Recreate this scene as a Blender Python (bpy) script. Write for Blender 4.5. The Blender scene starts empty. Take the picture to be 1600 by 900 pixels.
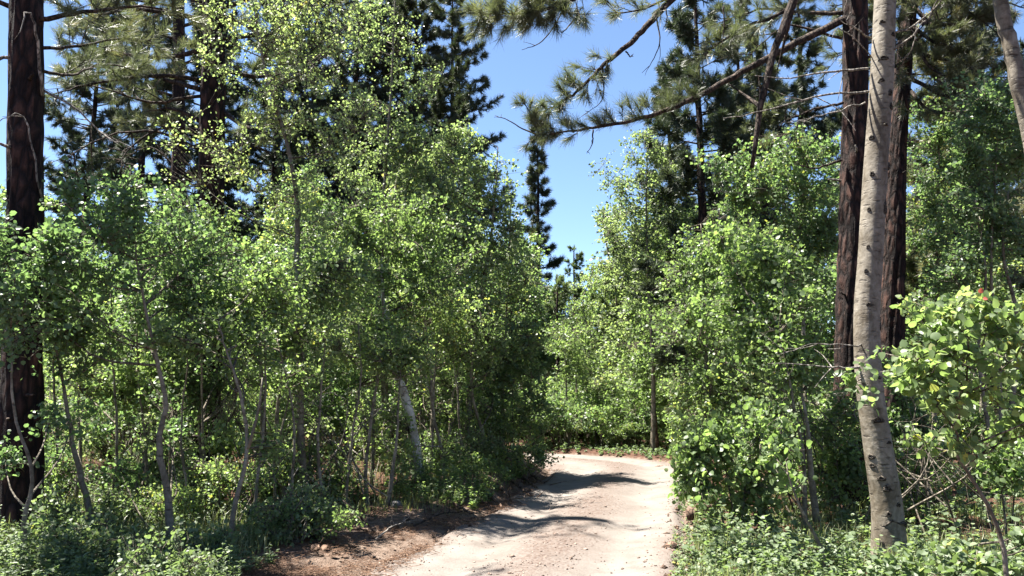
import bpy, math, random
import numpy as np
from mathutils import Vector, Matrix

# ------------------------------------------------------------------ camera, sky, sun, exposure
S = bpy.context.scene
COL = S.collection
FPX = 1200.0                       # focal length in photo pixels (1600 wide)
PITCH = math.atan(160 / FPX)
CAMZ = 1.7
cam = bpy.data.cameras.new('camera'); cam.sensor_width = 36; cam.lens = 36 * FPX / 1600
cam.clip_start = 0.05; cam.clip_end = 3000
camo = bpy.data.objects.new('camera', cam); COL.objects.link(camo)
camo.location = (0, 0, CAMZ); camo.rotation_euler = (math.pi / 2 + PITCH, 0, 0)
S.camera = camo

SUN_EL, SUN_AZ = 66.0, -74.0       # azimuth measured from +Y towards +X
W = bpy.data.worlds.new('World'); S.world = W; W.use_nodes = True
wn = W.node_tree.nodes; wl = W.node_tree.links
bg = wn['Background']
sky = wn.new('ShaderNodeTexSky'); sky.sky_type = 'NISHITA'; sky.sun_disc = False
sky.sun_elevation = math.radians(SUN_EL); sky.sun_rotation = math.radians(SUN_AZ)
sky.altitude = 1900; sky.air_density = 1.0; sky.dust_density = 0.4; sky.ozone_density = 3.0
wl.new(sky.outputs[0], bg.inputs[0]); bg.inputs[1].default_value = 0.05
sl = bpy.data.lights.new('sun', 'SUN'); sl.energy = 5.0; sl.angle = math.radians(0.55); sl.color = (1, .95, .86)
so = bpy.data.objects.new('sun', sl); COL.objects.link(so)
_e, _a = math.radians(SUN_EL), math.radians(SUN_AZ)
SUNV = Vector((math.sin(_a) * math.cos(_e), math.cos(_a) * math.cos(_e), math.sin(_e)))
so.rotation_euler = SUNV.to_track_quat('Z', 'Y').to_euler(); so.location = SUNV * 60
S.view_settings.view_transform = 'Standard'; S.view_settings.look = 'None'
S.view_settings.gamma = 1; S.view_settings.use_curve_mapping = False
S.view_settings.exposure = 2.5
S.render.engine = 'CYCLES'
cy = S.cycles
cy.max_bounces = 12; cy.diffuse_bounces = 8; cy.transmission_bounces = 8; cy.glossy_bounces = 2
cy.use_denoising = True
try: cy.denoiser = 'OPENIMAGEDENOISE'
except Exception: pass
cy.sample_clamp_indirect = 6

rng = np.random.default_rng(11)
random.seed(5)
PI = math.pi

# ------------------------------------------------------------------ helpers
def P(px, py, d):
    """photo pixel at forward distance d (metres) -> world point"""
    xc, yc = (px - 800) / FPX, (450 - py) / FPX
    dx, dy, dz = xc, math.cos(PITCH) - yc * math.sin(PITCH), math.sin(PITCH) + yc * math.cos(PITCH)
    t = d / dy
    return np.array([dx * t, d, CAMZ + dz * t])

def pix(p):
    v = np.asarray(p) - np.array([0, 0, CAMZ])
    f = v[..., 1] * math.cos(PITCH) + v[..., 2] * math.sin(PITCH)
    u = -v[..., 1] * math.sin(PITCH) + v[..., 2] * math.cos(PITCH)
    return 800 + FPX * v[..., 0] / f, 450 - FPX * u / f

def _hash(i, j, s):
    n = (i.astype(np.int64) * 374761393 + j.astype(np.int64) * 668265263 + s * 974634777) & 0x7fffffff
    n = ((n ^ (n >> 13)) * 1274126177) & 0x7fffffff
    return ((n ^ (n >> 16)) & 0xffff) / 65535.0

def vnoise(x, y, s=0):
    x = np.asarray(x, float); y = np.asarray(y, float)
    i, j = np.floor(x), np.floor(y); fx, fy = x - i, y - j
    fx = fx * fx * (3 - 2 * fx); fy = fy * fy * (3 - 2 * fy)
    i = i.astype(np.int64); j = j.astype(np.int64)
    a, b = _hash(i, j, s), _hash(i + 1, j, s); c, d = _hash(i, j + 1, s), _hash(i + 1, j + 1, s)
    return (a * (1 - fx) + b * fx) * (1 - fy) + (c * (1 - fx) + d * fx) * fy - .5

def fbm(x, y, s=0, o=3):
    v = 0; a = 1.0
    for k in range(o):
        v = v + a * vnoise(x * 2 ** k, y * 2 ** k, s + k); a *= .5
    return v

def nrm(v):
    v = np.asarray(v, float)
    return v / np.maximum(np.linalg.norm(v, axis=-1, keepdims=True), 1e-9)

def crv(pts, n):
    pts = np.asarray(pts, float)
    if len(pts) == 2:
        t = np.linspace(0, 1, n)[:, None]; return pts[0] * (1 - t) + pts[1] * t
    ext = np.vstack([2 * pts[0] - pts[1], pts, 2 * pts[-1] - pts[-2]])
    seg = len(pts) - 1
    u = np.linspace(0, seg - 1e-6, n); k = u.astype(int); t = (u - k)[:, None]
    p0, p1, p2, p3 = ext[k], ext[k + 1], ext[k + 2], ext[k + 3]
    return .5 * ((2 * p1) + (-p0 + p2) * t + (2 * p0 - 5 * p1 + 4 * p2 - p3) * t ** 2 + (-p0 + 3 * p1 - 3 * p2 + p3) * t ** 3)

class MB:
    """collects vertices and faces; build() links them as one mesh object"""
    def __init__(s): s.v = []; s.f = []; s.t = []; s.n = 0
    def add(s, v, faces, tint=None):
        v = np.asarray(v, float).reshape(-1, 3)
        for f in faces: s.f.append(np.asarray(f, np.int64) + s.n)
        s.v.append(v); s.n += len(v)
        if tint is None: tint = np.full(len(v), .5)
        s.t.append(np.broadcast_to(np.asarray(tint, float), (len(v),)))
    def mesh(s, name, mat, smooth=False, origin=(0, 0, 0)):
        me = bpy.data.meshes.new(name)
        if s.n:
            v = np.concatenate(s.v) - np.asarray(origin, float)
            me.vertices.add(len(v)); me.vertices.foreach_set('co', v.astype(np.float32).ravel())
            cnt = np.concatenate([np.full(len(f), f.shape[1]) for f in s.f])
            idx = np.concatenate([f.ravel() for f in s.f])
            me.loops.add(len(idx)); me.loops.foreach_set('vertex_index', idx.astype(np.int32))
            me.polygons.add(len(cnt))
            st = np.concatenate([[0], np.cumsum(cnt)[:-1]])
            me.polygons.foreach_set('loop_start', st.astype(np.int32))
            if smooth: me.polygons.foreach_set('use_smooth', np.ones(len(cnt), bool))
            a = me.attributes.new('tint', 'FLOAT', 'POINT'); a.data.foreach_set('value', np.concatenate(s.t).astype(np.float32))
            me.update(calc_edges=True)
        if mat: me.materials.append(mat)
        return me
    def build(s, name, mat, parent=None, smooth=False, origin=(0, 0, 0)):
        o = bpy.data.objects.new(name, s.mesh(name, mat, smooth, origin)); COL.objects.link(o)
        if parent is not None: o.parent = parent
        else: o.location = origin
        return o

def tag(o, label=None, cat=None, group=None, kind=None):
    if label: o['label'] = label
    if cat: o['category'] = cat
    if group: o['group'] = group
    if kind: o['kind'] = kind
    return o

def empty(name, loc=(0, 0, 0)):
    o = bpy.data.objects.new(name, None); COL.objects.link(o); o.location = [float(a) for a in loc]; o.empty_display_size = .2
    return o

def copy_tree(root, loc, rz=0, sc=(1, 1, 1)):
    def cp(o, par):
        c = o.copy(); COL.objects.link(c); c.parent = par
        for ch in o.children: cp(ch, c)
        return c
    r = cp(root, None); r.location = [float(a) for a in loc]; r.rotation_euler = (0, 0, rz); r.scale = sc
    return r

def tube(mb, pts, rad, sides=6, rough=0, seed=0, cap=True, tint=.5, ridge=7):
    pts = np.asarray(pts, float); n = len(pts)
    rad = np.broadcast_to(np.asarray(rad, float), (n,))
    tg = nrm(np.gradient(pts, axis=0))
    ref = np.array([0, 0, 1.]) if abs(tg[:, 2]).mean() < .8 else np.array([1., 0, 0])
    a = nrm(np.cross(tg, ref)); b = np.cross(tg, a)
    th = np.linspace(0, 2 * PI, sides, endpoint=False)
    R = np.repeat(rad[:, None], sides, 1)
    if rough:
        L = np.concatenate([[0], np.cumsum(np.linalg.norm(np.diff(pts, axis=0), axis=1))])
        cx = np.cos(th)[None, :] * ridge * .5; sx = np.sin(th)[None, :] * ridge * .5
        nz = vnoise(cx + 31.7 + 0 * L[:, None], sx + L[:, None] * 1.9, seed) + .7 * vnoise(cx * 2.1 + L[:, None] * 2.7, sx * 2.1 + 9, seed + 3)
        R = R * (1 + rough * nz)
    v = pts[:, None, :] + R[:, :, None] * (np.cos(th)[None, :, None] * a[:, None, :] + np.sin(th)[None, :, None] * b[:, None, :])
    i = np.arange(n - 1)[:, None] * sides; j = np.arange(sides)[None, :]; j2 = (j + 1) % sides
    f = np.stack([i + j, i + j2, i + sides + j2, i + sides + j], -1).reshape(-1, 4)
    fs = [f]
    if cap: fs += [np.arange(sides)[::-1][None, :], (np.arange(sides) + (n - 1) * sides)[None, :]]
    mb.add(v.reshape(-1, 3), fs, tint)

def sticks(mb, A, B, ra, rb, tint=.5):
    """many three-sided twigs at once"""
    A = np.asarray(A, float); B = np.asarray(B, float)
    if len(A) == 0: return
    d = nrm(B - A); ref = np.where(abs(d[:, 2:3]) < .8, [[0, 0, 1.]], [[1., 0, 0]])
    a = nrm(np.cross(d, ref)); b = np.cross(d, a)
    V = []
    for base, r in ((A, ra), (B, rb)):
        r = np.broadcast_to(np.asarray(r, float), (len(A),))[:, None]
        for k in range(3):
            an = 2 * PI * k / 3; V.append(base + r * (math.cos(an) * a + math.sin(an) * b))
    V = np.stack(V, 1)
    o = np.arange(len(A))[:, None] * 6
    F = np.concatenate([o + np.array([[k, (k + 1) % 3, 3 + (k + 1) % 3, 3 + k]]) for k in range(3)])
    mb.add(V.reshape(-1, 3), [F], tint)

# leaf templates: (length axis y, width axis x, normal z), unit length
LEAF4 = (np.array([[0, 0, 0], [-.5, .42, .12], [0, 1, 0], [.5, .42, .12]]), [[0, 1, 2], [0, 2, 3]])
LEAF6 = (np.array([[0, 0, 0], [-.43, .22, .1], [-.40, .66, .10], [0, 1, -.02], [.40, .66, .10], [.43, .22, .1]]),
         [[0, 1, 2, 3], [0, 3, 4, 5]])
LEAF8 = (np.array([[0, 0, 0], [-.34, .08, .07], [-.5, .38, .12], [-.33, .76, .08], [0, 1.04, -.05], [.33, .76, .08], [.5, .38, .12], [.34, .08, .07], [0, .45, 0]]),
         [[0, 1, 2, 8], [8, 2, 3, 4], [8, 4, 5, 6], [0, 8, 6, 7]])
LEAFN = (np.array([[0, 0, 0], [-.17, .3, .05], [-.14, .68, .04], [0, 1, -.08], [.14, .68, .04], [.17, .3, .05]]),
         [[0, 1, 2, 3], [0, 3, 4, 5]])
def leaf_frames(Y, N):
    Y = nrm(Y); X = nrm(np.cross(Y, N)); Z = np.cross(X, Y); return X, Y, Z
def leaves(mb, pos, Y, N, size, tint, tpl=LEAF4):
    if len(pos) == 0: return
    X, Y, Z = leaf_frames(Y, N)
    tv, tf = tpl; size = np.broadcast_to(np.asarray(size, float), (len(pos),))[:, None, None]
    V = pos[:, None, :] + size * (tv[None, :, 0:1] * X[:, None] + tv[None, :, 1:2] * Y[:, None] + tv[None, :, 2:3] * Z[:, None])
    o = np.arange(len(pos))[:, None, None] * len(tv)
    F = (o + np.array(tf)[None]).reshape(-1, len(tf[0]))
    mb.add(V.reshape(-1, 3), [F], np.repeat(tint, len(tv)))

def rdir(n, r=None):
    r = r or rng
    return nrm(r.normal(size=(n, 3)))

def needles(mb, pos, D, n, ln, w, r, spread=(.2, 1.05), tintc=None):
    m = len(pos)
    if m == 0: return
    pos = np.repeat(pos, n, 0); D = nrm(np.repeat(D, n, 0))
    q = rdir(m * n, r); q = nrm(q - (q * D).sum(1, keepdims=True) * D)
    an = r.uniform(spread[0], spread[1], (m * n, 1))
    d = D * np.cos(an) + q * np.sin(an); d[:, 2] -= .12
    d = nrm(d)
    L = ln * r.uniform(.75, 1.15, (m * n, 1))
    b = pos - D * r.uniform(0, .95, (m * n, 1)) * ln
    s = nrm(np.cross(d, rdir(m * n, r))) * (w * .5)
    V = np.stack([b - s, b + s, b + d * L + s * .3, b + d * L - s * .3], 1).reshape(-1, 3)
    F = (np.arange(m * n)[:, None] * 4 + np.array([[0, 1, 2, 3]]))
    tc = r.uniform(0, 1, m) if tintc is None else tintc
    t = np.clip(np.repeat(tc, n) * .6 + r.uniform(0, .4, m * n), 0, 1)
    mb.add(V, [F], np.repeat(t, 4))

# ------------------------------------------------------------------ materials
def newmat(name):
    m = bpy.data.materials.new(name); m.use_nodes = True
    nt = m.node_tree; bs = nt.nodes['Principled BSDF']
    return m, nt, nt.nodes, nt.links, bs

def ramp(nodes, stops, interp='LINEAR'):
    r = nodes.new('ShaderNodeValToRGB'); e = r.color_ramp.elements; r.color_ramp.interpolation = interp
    while len(e) < len(stops): e.new(.5)
    for k, (p, c) in enumerate(stops):
        e[k].position = p; e[k].color = (*c, 1) if len(c) == 3 else c
    return r

def leafmat(name, dark, mid, light, trans=.54, rough=.42, spec=.42, objvar=.3):
    m, nt, N, L, bs = newmat(name)
    at = N.new('ShaderNodeAttribute'); at.attribute_name = 'tint'
    oi = N.new('ShaderNodeObjectInfo')
    ma = N.new('ShaderNodeMath'); ma.operation = 'MULTIPLY_ADD'; ma.inputs[1].default_value = objvar; ma.inputs[2].default_value = -objvar / 2
    L.new(oi.outputs['Random'], ma.inputs[0])
    ad = N.new('ShaderNodeMath'); ad.operation = 'ADD'; ad.use_clamp = True
    L.new(at.outputs['Fac'], ad.inputs[0]); L.new(ma.outputs[0], ad.inputs[1])
    r = ramp(N, [(0, dark), (.55, mid), (.93, light), (1, tuple(a * b for a, b in zip(light, (1.3, 1.02, .6))))]); L.new(ad.outputs[0], r.inputs[0])
    L.new(r.outputs[0], bs.inputs['Base Color']); bs.inputs['Roughness'].default_value = rough
    bs.inputs['Specular IOR Level'].default_value = spec
    tr = N.new('ShaderNodeBsdfTranslucent')
    mx = N.new('ShaderNodeMix'); mx.data_type = 'RGBA'; mx.blend_type = 'MULTIPLY'; mx.inputs['Factor'].default_value = 1
    L.new(r.outputs[0], mx.inputs[6]); mx.inputs[7].default_value = (1.75, 1.95, 1.02, 1); L.new(mx.outputs[2], tr.inputs['Color'])
    ms = N.new('ShaderNodeMixShader'); ms.inputs[0].default_value = trans
    L.new(bs.outputs[0], ms.inputs[1]); L.new(tr.outputs[0], ms.inputs[2]); L.new(ms.outputs[0], N['Material Output'].inputs[0])
    return m

M = {}
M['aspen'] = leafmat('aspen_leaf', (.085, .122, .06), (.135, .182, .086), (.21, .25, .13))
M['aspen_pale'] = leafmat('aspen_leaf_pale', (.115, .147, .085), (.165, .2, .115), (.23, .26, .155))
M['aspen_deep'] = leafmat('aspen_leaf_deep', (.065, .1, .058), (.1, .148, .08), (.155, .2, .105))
M['shrub'] = leafmat('shrub_leaf', (.085, .125, .058), (.135, .185, .085), (.21, .255, .125))
M['cover'] = leafmat('ground_cover_leaf', (.08, .112, .062), (.125, .165, .088), (.195, .23, .135), trans=.4, rough=.5, spec=.35)
M['grass'] = leafmat('grass_blade', (.095, .12, .055), (.15, .17, .085), (.25, .245, .14), trans=.4)
M['needle'] = leafmat('pine_needle', (.05, .058, .04), (.095, .106, .068), (.175, .17, .115), trans=.3, rough=.42)
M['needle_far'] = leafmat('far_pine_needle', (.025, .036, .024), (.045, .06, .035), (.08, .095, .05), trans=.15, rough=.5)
M['fir'] = leafmat('young_conifer_needle', (.07, .10, .055), (.12, .155, .08), (.18, .21, .11), trans=.28)
M['red_leaf'] = leafmat('reddened_leaf', (.35, .06, .06), (.45, .1, .09), (.5, .15, .1), trans=.3)
M['dead_needle'] = leafmat('dead_needle', (.085, .042, .022), (.14, .072, .038), (.21, .12, .068), trans=.1, rough=.7)

def barkmat(name, c0, c1, c2, sxy, sz, bump, dark=None, rough=.9, soft=.16):
    m, nt, N, L, bs = newmat(name)
    tc = N.new('ShaderNodeTexCoord'); mp = N.new('ShaderNodeMapping'); mp.inputs['Scale'].default_value = (sxy, sxy, sz)
    L.new(tc.outputs['Object'], mp.inputs[0])
    n1 = N.new('ShaderNodeTexNoise'); n1.inputs['Scale'].default_value = 1; n1.inputs['Detail'].default_value = 8; n1.inputs['Roughness'].default_value = .65
    n1.inputs['Distortion'].default_value = .6
    L.new(mp.outputs[0], n1.inputs['Vector'])
    r = ramp(N, [(.28, c0), (.5, c1), (.72, c2)]); L.new(n1.outputs['Fac'], r.inputs[0])
    vo = N.new('ShaderNodeTexVoronoi'); vo.feature = 'DISTANCE_TO_EDGE'; vo.inputs['Scale'].default_value = 1.3
    mpd = N.new('ShaderNodeMix'); mpd.data_type = 'RGBA'; mpd.inputs['Factor'].default_value = .55
    L.new(mp.outputs[0], mpd.inputs[6]); L.new(n1.outputs['Color'], mpd.inputs[7])
    L.new(mpd.outputs[2], vo.inputs['Vector'])
    r2 = ramp(N, [(0, (0, 0, 0)), (soft, (1, 1, 1))]); L.new(vo.outputs['Distance'], r2.inputs[0])
    mx = N.new('ShaderNodeMix'); mx.data_type = 'RGBA'
    L.new(r2.outputs[0], mx.inputs['Factor']); mx.inputs[6].default_value = (*(dark or tuple(a * .35 for a in c0)), 1); L.new(r.outputs[0], mx.inputs[7])
    vc = N.new('ShaderNodeTexVoronoi'); vc.inputs['Scale'].default_value = 1.3; L.new(mpd.outputs[2], vc.inputs['Vector'])
    sx = N.new('ShaderNodeSeparateColor'); L.new(vc.outputs['Color'], sx.inputs[0])
    pm = N.new('ShaderNodeMath'); pm.operation = 'MULTIPLY_ADD'; pm.inputs[1].default_value = .9; pm.inputs[2].default_value = .55; L.new(sx.outputs[0], pm.inputs[0])
    pc = N.new('ShaderNodeMix'); pc.data_type = 'RGBA'; pc.blend_type = 'MULTIPLY'; pc.inputs['Factor'].default_value = 1; L.new(mx.outputs[2], pc.inputs[6]); L.new(pm.outputs[0], pc.inputs[7])
    L.new(pc.outputs[2], bs.inputs['Base Color']); bs.inputs['Roughness'].default_value = rough
    bs.inputs['Specular IOR Level'].default_value = .2
    h = N.new('ShaderNodeMath'); h.operation = 'MULTIPLY_ADD'; h.inputs[1].default_value = .4
    L.new(n1.outputs['Fac'], h.inputs[0]); L.new(r2.outputs[0], h.inputs[2])
    bp = N.new('ShaderNodeBump'); bp.inputs['Strength'].default_value = bump; bp.inputs['Distance'].default_value = .03
    L.new(h.outputs[0], bp.inputs['Height']); L.new(bp.outputs[0], bs.inputs['Normal'])
    return m
M['pine_bark'] = barkmat('pine_bark', (.022, .012, .01), (.05, .026, .02), (.095, .052, .04), 17, 6, 1.0, dark=(.009, .007, .007), soft=.32)
M['pine_wood'] = barkmat('pine_branch_bark', (.03, .022, .018), (.055, .04, .032), (.095, .072, .056), 30, 12, .6)
M['dead_wood'] = barkmat('dead_wood', (.13, .115, .1), (.22, .2, .175), (.33, .3, .27), 45, 10, .4)
M['twig'] = barkmat('twig_bark', (.08, .066, .05), (.13, .112, .086), (.2, .18, .145), 40, 14, .3)
M['root'] = barkmat('root_bark', (.075, .046, .032), (.13, .083, .058), (.2, .14, .1), 30, 12, .5)

def aspenbark(name, c0, c1, c2, darkamt=.5):
    m, nt, N, L, bs = newmat(name)
    tc = N.new('ShaderNodeTexCoord')
    n1 = N.new('ShaderNodeTexNoise'); n1.inputs['Scale'].default_value = 3.2; n1.inputs['Detail'].default_value = 7; n1.inputs['Roughness'].default_value = .6
    L.new(tc.outputs['Object'], n1.inputs['Vector'])
    r = ramp(N, [(.3, c0), (.5, c1), (.68, c2)]); L.new(n1.outputs['Fac'], r.inputs[0])
    mp = N.new('ShaderNodeMapping'); mp.inputs['Scale'].default_value = (9, 9, 34); L.new(tc.outputs['Object'], mp.inputs[0])
    n2 = N.new('ShaderNodeTexNoise'); n2.inputs['Scale'].default_value = 1.0; n2.inputs['Detail'].default_value = 4; L.new(mp.outputs[0], n2.inputs['Vector'])
    r2 = ramp(N, [(.58, (0, 0, 0)), (.70, (1, 1, 1))]); L.new(n2.outputs['Fac'], r2.inputs[0])
    mu = N.new('ShaderNodeMath'); mu.operation = 'MULTIPLY'; mu.inputs[1].default_value = darkamt; L.new(r2.outputs[0], mu.inputs[0])
    mx = N.new('ShaderNodeMix'); mx.data_type = 'RGBA'; L.new(mu.outputs[0], mx.inputs['Factor'])
    L.new(r.outputs[0], mx.inputs[6]); mx.inputs[7].default_value = (.05, .042, .034, 1)
    n3 = N.new('ShaderNodeTexNoise'); n3.inputs['Scale'].default_value = 22; n3.inputs['Detail'].default_value = 5; L.new(tc.outputs['Object'], n3.inputs['Vector'])
    r3 = ramp(N, [(.35, (.72, .70, .66)), (.6, (1, 1, 1))]); L.new(n3.outputs['Fac'], r3.inputs[0])
    m2 = N.new('ShaderNodeMix'); m2.data_type = 'RGBA'; m2.blend_type = 'MULTIPLY'; m2.inputs['Factor'].default_value = 1
    L.new(mx.outputs[2], m2.inputs[6]); L.new(r3.outputs[0], m2.inputs[7])
    n4 = N.new('ShaderNodeTexNoise'); n4.inputs['Scale'].default_value = 1.7; n4.inputs['Detail'].default_value = 9; n4.inputs['Roughness'].default_value = .75; n4.inputs['Distortion'].default_value = 1.2; L.new(tc.outputs['Object'], n4.inputs['Vector'])
    r4 = ramp(N, [(.38, (.5, .46, .4)), (.52, (1, 1, 1))]); L.new(n4.outputs['Fac'], r4.inputs[0])
    m4 = N.new('ShaderNodeMix'); m4.data_type = 'RGBA'; m4.blend_type = 'MULTIPLY'; m4.inputs['Factor'].default_value = 1; L.new(m2.outputs[2], m4.inputs[6]); L.new(r4.outputs[0], m4.inputs[7])
    L.new(m4.outputs[2], bs.inputs['Base Color']); bs.inputs['Roughness'].default_value = .75; bs.inputs['Specular IOR Level'].default_value = .25
    bp = N.new('ShaderNodeBump'); bp.inputs['Strength'].default_value = .5; bp.inputs['Distance'].default_value = .012
    sb = N.new('ShaderNodeMath'); sb.operation = 'SUBTRACT'; L.new(n3.outputs['Fac'], sb.inputs[0]); L.new(r2.outputs[0], sb.inputs[1])
    L.new(sb.outputs[0], bp.inputs['Height']); L.new(bp.outputs[0], bs.inputs['Normal'])
    return m
M['aspen_bark'] = aspenbark('aspen_bark', (.118, .102, .08), (.18, .159, .128), (.255, .23, .192), .92)
M['aspen_young'] = aspenbark('young_aspen_bark', (.1, .086, .066), (.18, .16, .125), (.29, .265, .215), .8)
M['aspen_white'] = aspenbark('white_aspen_bark', (.4, .39, .36), (.52, .51, .47), (.62, .61, .58), .5)
M['knot'] = barkmat('aspen_knot', (.03, .025, .02), (.06, .05, .04), (.11, .095, .075), 60, 60, .6)

def groundmat():
    m, nt, N, L, bs = newmat('forest_floor')
    geo = N.new('ShaderNodeNewGeometry')
    at = N.new('ShaderNodeAttribute'); at.attribute_name = 'tint'      # 1 = bare dirt beside the road, 0 = duff
    n1 = N.new('ShaderNodeTexNoise'); n1.inputs['Scale'].default_value = 1.1; n1.inputs['Detail'].default_value = 8; n1.inputs['Roughness'].default_value = .65
    L.new(geo.outputs['Position'], n1.inputs['Vector'])
    duff = ramp(N, [(.3, (.04, .022, .016)), (.5, (.085, .046, .033)), (.66, (.135, .08, .057)), (.8, (.16, .108, .082))]); L.new(n1.outputs['Fac'], duff.inputs[0])
    n2 = N.new('ShaderNodeTexNoise'); n2.inputs['Scale'].default_value = 9; n2.inputs['Detail'].default_value = 8; L.new(geo.outputs['Position'], n2.inputs['Vector'])
    dirt = ramp(N, [(.3, (.1, .07, .053)), (.55, (.165, .122, .096)), (.75, (.2, .16, .132))]); L.new(n2.outputs['Fac'], dirt.inputs[0])
    ad = N.new('ShaderNodeMath'); ad.operation = 'ADD'; L.new(at.outputs['Fac'], ad.inputs[0])
    mm = N.new('ShaderNodeMath'); mm.operation = 'MULTIPLY_ADD'; mm.inputs[1].default_value = .9; mm.inputs[2].default_value = -.45; L.new(n2.outputs['Fac'], mm.inputs[0])
    L.new(mm.outputs[0], ad.inputs[1])
    rr = ramp(N, [(.3, (0, 0, 0)), (.7, (1, 1, 1))]); L.new(ad.outputs[0], rr.inputs[0])
    mx = N.new('ShaderNodeMix'); mx.data_type = 'RGBA'; L.new(rr.outputs[0], mx.inputs['Factor']); L.new(duff.outputs[0], mx.inputs[6]); L.new(dirt.outputs[0], mx.inputs[7])
    n3 = N.new('ShaderNodeTexNoise'); n3.inputs['Scale'].default_value = 70; n3.inputs['Detail'].default_value = 4; L.new(geo.outputs['Position'], n3.inputs['Vector'])
    r3 = ramp(N, [(.3, (.45, .42, .4)), (.62, (1.1, 1.1, 1.1))]); L.new(n3.outputs['Fac'], r3.inputs[0])
    m2 = N.new('ShaderNodeMix'); m2.data_type = 'RGBA'; m2.blend_type = 'MULTIPLY'; m2.inputs['Factor'].default_value = 1
    L.new(mx.outputs[2], m2.inputs[6]); L.new(r3.outputs[0], m2.inputs[7]); L.new(m2.outputs[2], bs.inputs['Base Color'])
    bs.inputs['Roughness'].default_value = .95; bs.inputs['Specular IOR Level'].default_value = .1
    bp = N.new('ShaderNodeBump'); bp.inputs['Strength'].default_value = .9; bp.inputs['Distance'].default_value = .03
    h = N.new('ShaderNodeMath'); h.operation = 'ADD'; L.new(n3.outputs['Fac'], h.inputs[0]); L.new(n2.outputs['Fac'], h.inputs[1])
    L.new(h.outputs[0], bp.inputs['Height']); L.new(bp.outputs[0], bs.inputs['Normal'])
    return m
def roadmat():
    m, nt, N, L, bs = newmat('sandy_gravel_road')
    geo = N.new('ShaderNodeNewGeometry')
    at = N.new('ShaderNodeAttribute'); at.attribute_name = 'tint'      # 1 = loose gravel on the crown, 0 = packed wheel track
    n2 = N.new('ShaderNodeTexNoise'); n2.inputs['Scale'].default_value = 2.2; n2.inputs['Detail'].default_value = 9; n2.inputs['Roughness'].default_value = .7
    L.new(geo.outputs['Position'], n2.inputs['Vector'])
    sand = ramp(N, [(.3, (.1, .085, .074)), (.5, (.142, .125, .112)), (.7, (.175, .158, .145))]); L.new(n2.outputs['Fac'], sand.inputs[0])
    vo = N.new('ShaderNodeTexVoronoi'); vo.inputs['Scale'].default_value = 42; L.new(geo.outputs['Position'], vo.inputs['Vector'])
    grav = ramp(N, [(0, (.052, .035, .028)), (.35, (.094, .069, .057)), (.7, (.126, .105, .092)), (1, (.066, .052, .046))]); L.new(vo.outputs['Color'], grav.inputs[0])
    ad = N.new('ShaderNodeMath'); ad.operation = 'MULTIPLY_ADD'; ad.inputs[1].default_value = 1.0; ad.inputs[2].default_value = -.5
    L.new(n2.outputs['Fac'], ad.inputs[0]); a2 = N.new('ShaderNodeMath'); a2.operation = 'ADD'; a2.use_clamp = True; L.new(ad.outputs[0], a2.inputs[0]); L.new(at.outputs['Fac'], a2.inputs[1])
    mx = N.new('ShaderNodeMix'); mx.data_type = 'RGBA'; L.new(a2.outputs[0], mx.inputs['Factor']); L.new(sand.outputs[0], mx.inputs[6]); L.new(grav.outputs[0], mx.inputs[7])
    L.new(mx.outputs[2], bs.inputs['Base Color']); bs.inputs['Roughness'].default_value = .95; bs.inputs['Specular IOR Level'].default_value = .15
    bp = N.new('ShaderNodeBump'); bp.inputs['Strength'].default_value = .55; bp.inputs['Distance'].default_value = .02
    n3 = N.new('ShaderNodeTexNoise'); n3.inputs['Scale'].default_value = 45; n3.inputs['Detail'].default_value = 6; L.new(geo.outputs['Position'], n3.inputs['Vector'])
    h = N.new('ShaderNodeMath'); h.operation = 'ADD'; L.new(n3.outputs['Fac'], h.inputs[0]); L.new(n2.outputs['Fac'], h.inputs[1])
    L.new(h.outputs[0], bp.inputs['Height']); L.new(bp.outputs[0], bs.inputs['Normal'])
    return m
M['ground'] = groundmat(); M['road'] = roadmat()
M['rock'] = barkmat('granite', (.10, .095, .09), (.16, .15, .145), (.24, .23, .22), 9, 9, .5, dark=(.08, .075, .07))
M['pebble'] = barkmat('pebble', (.13, .09, .07), (.2, .145, .115), (.27, .22, .19), 25, 25, .2, dark=(.11, .08, .065))

# ------------------------------------------------------------------ terrain and road
RC = np.array([[-4.2, -14], [-2.6, -6], [-1.5, 0], [-.75, 3.6], [-.02, 6.8], [.62, 9.3], [1.10, 11.2], [1.68, 14], [2.2, 16.3], [2.3, 17.9], [1.5, 19.1], [0, 19.7], [-3, 20.2], [-9, 21.5], [-20, 25]])
RCS = crv(RC, 900)
_RT = nrm(np.gradient(RCS, axis=0)); _RN = np.stack([_RT[:, 1], -_RT[:, 0]], 1)     # right-hand normal
_RL = np.concatenate([[0], np.cumsum(np.linalg.norm(np.diff(RCS, axis=0), axis=1))])
def half_width(s): return 1.28 + .14 * np.exp(-((s - 20.5) / 3.5) ** 2) + .16 * np.exp(-((s - 33) / 3.0) ** 2) + .10 * vnoise(s * .35, s * 0 + 2, 4)
def road_sd(x, y):
    """signed lateral offset / arc length from the road's centre line (right positive)"""
    x = np.asarray(x, float).ravel(); y = np.asarray(y, float).ravel()
    off = np.empty(len(x)); sarc = np.empty(len(x)); R = RCS[::6]; n6 = _RN[::6]; l6 = _RL[::6]
    for k in range(0, len(x), 20000):
        dx = x[k:k + 20000, None] - R[None, :, 0]; dy = y[k:k + 20000, None] - R[None, :, 1]
        d2 = dx * dx + dy * dy; j = d2.argmin(1); q = np.arange(len(j))
        sg = np.sign(dx[q, j] * n6[j, 0] + dy[q, j] * n6[j, 1]); sg[sg == 0] = 1
        off[k:k + 20000] = sg * np.sqrt(d2[q, j]); sarc[k:k + 20000] = l6[j]
    return off, sarc

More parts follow.
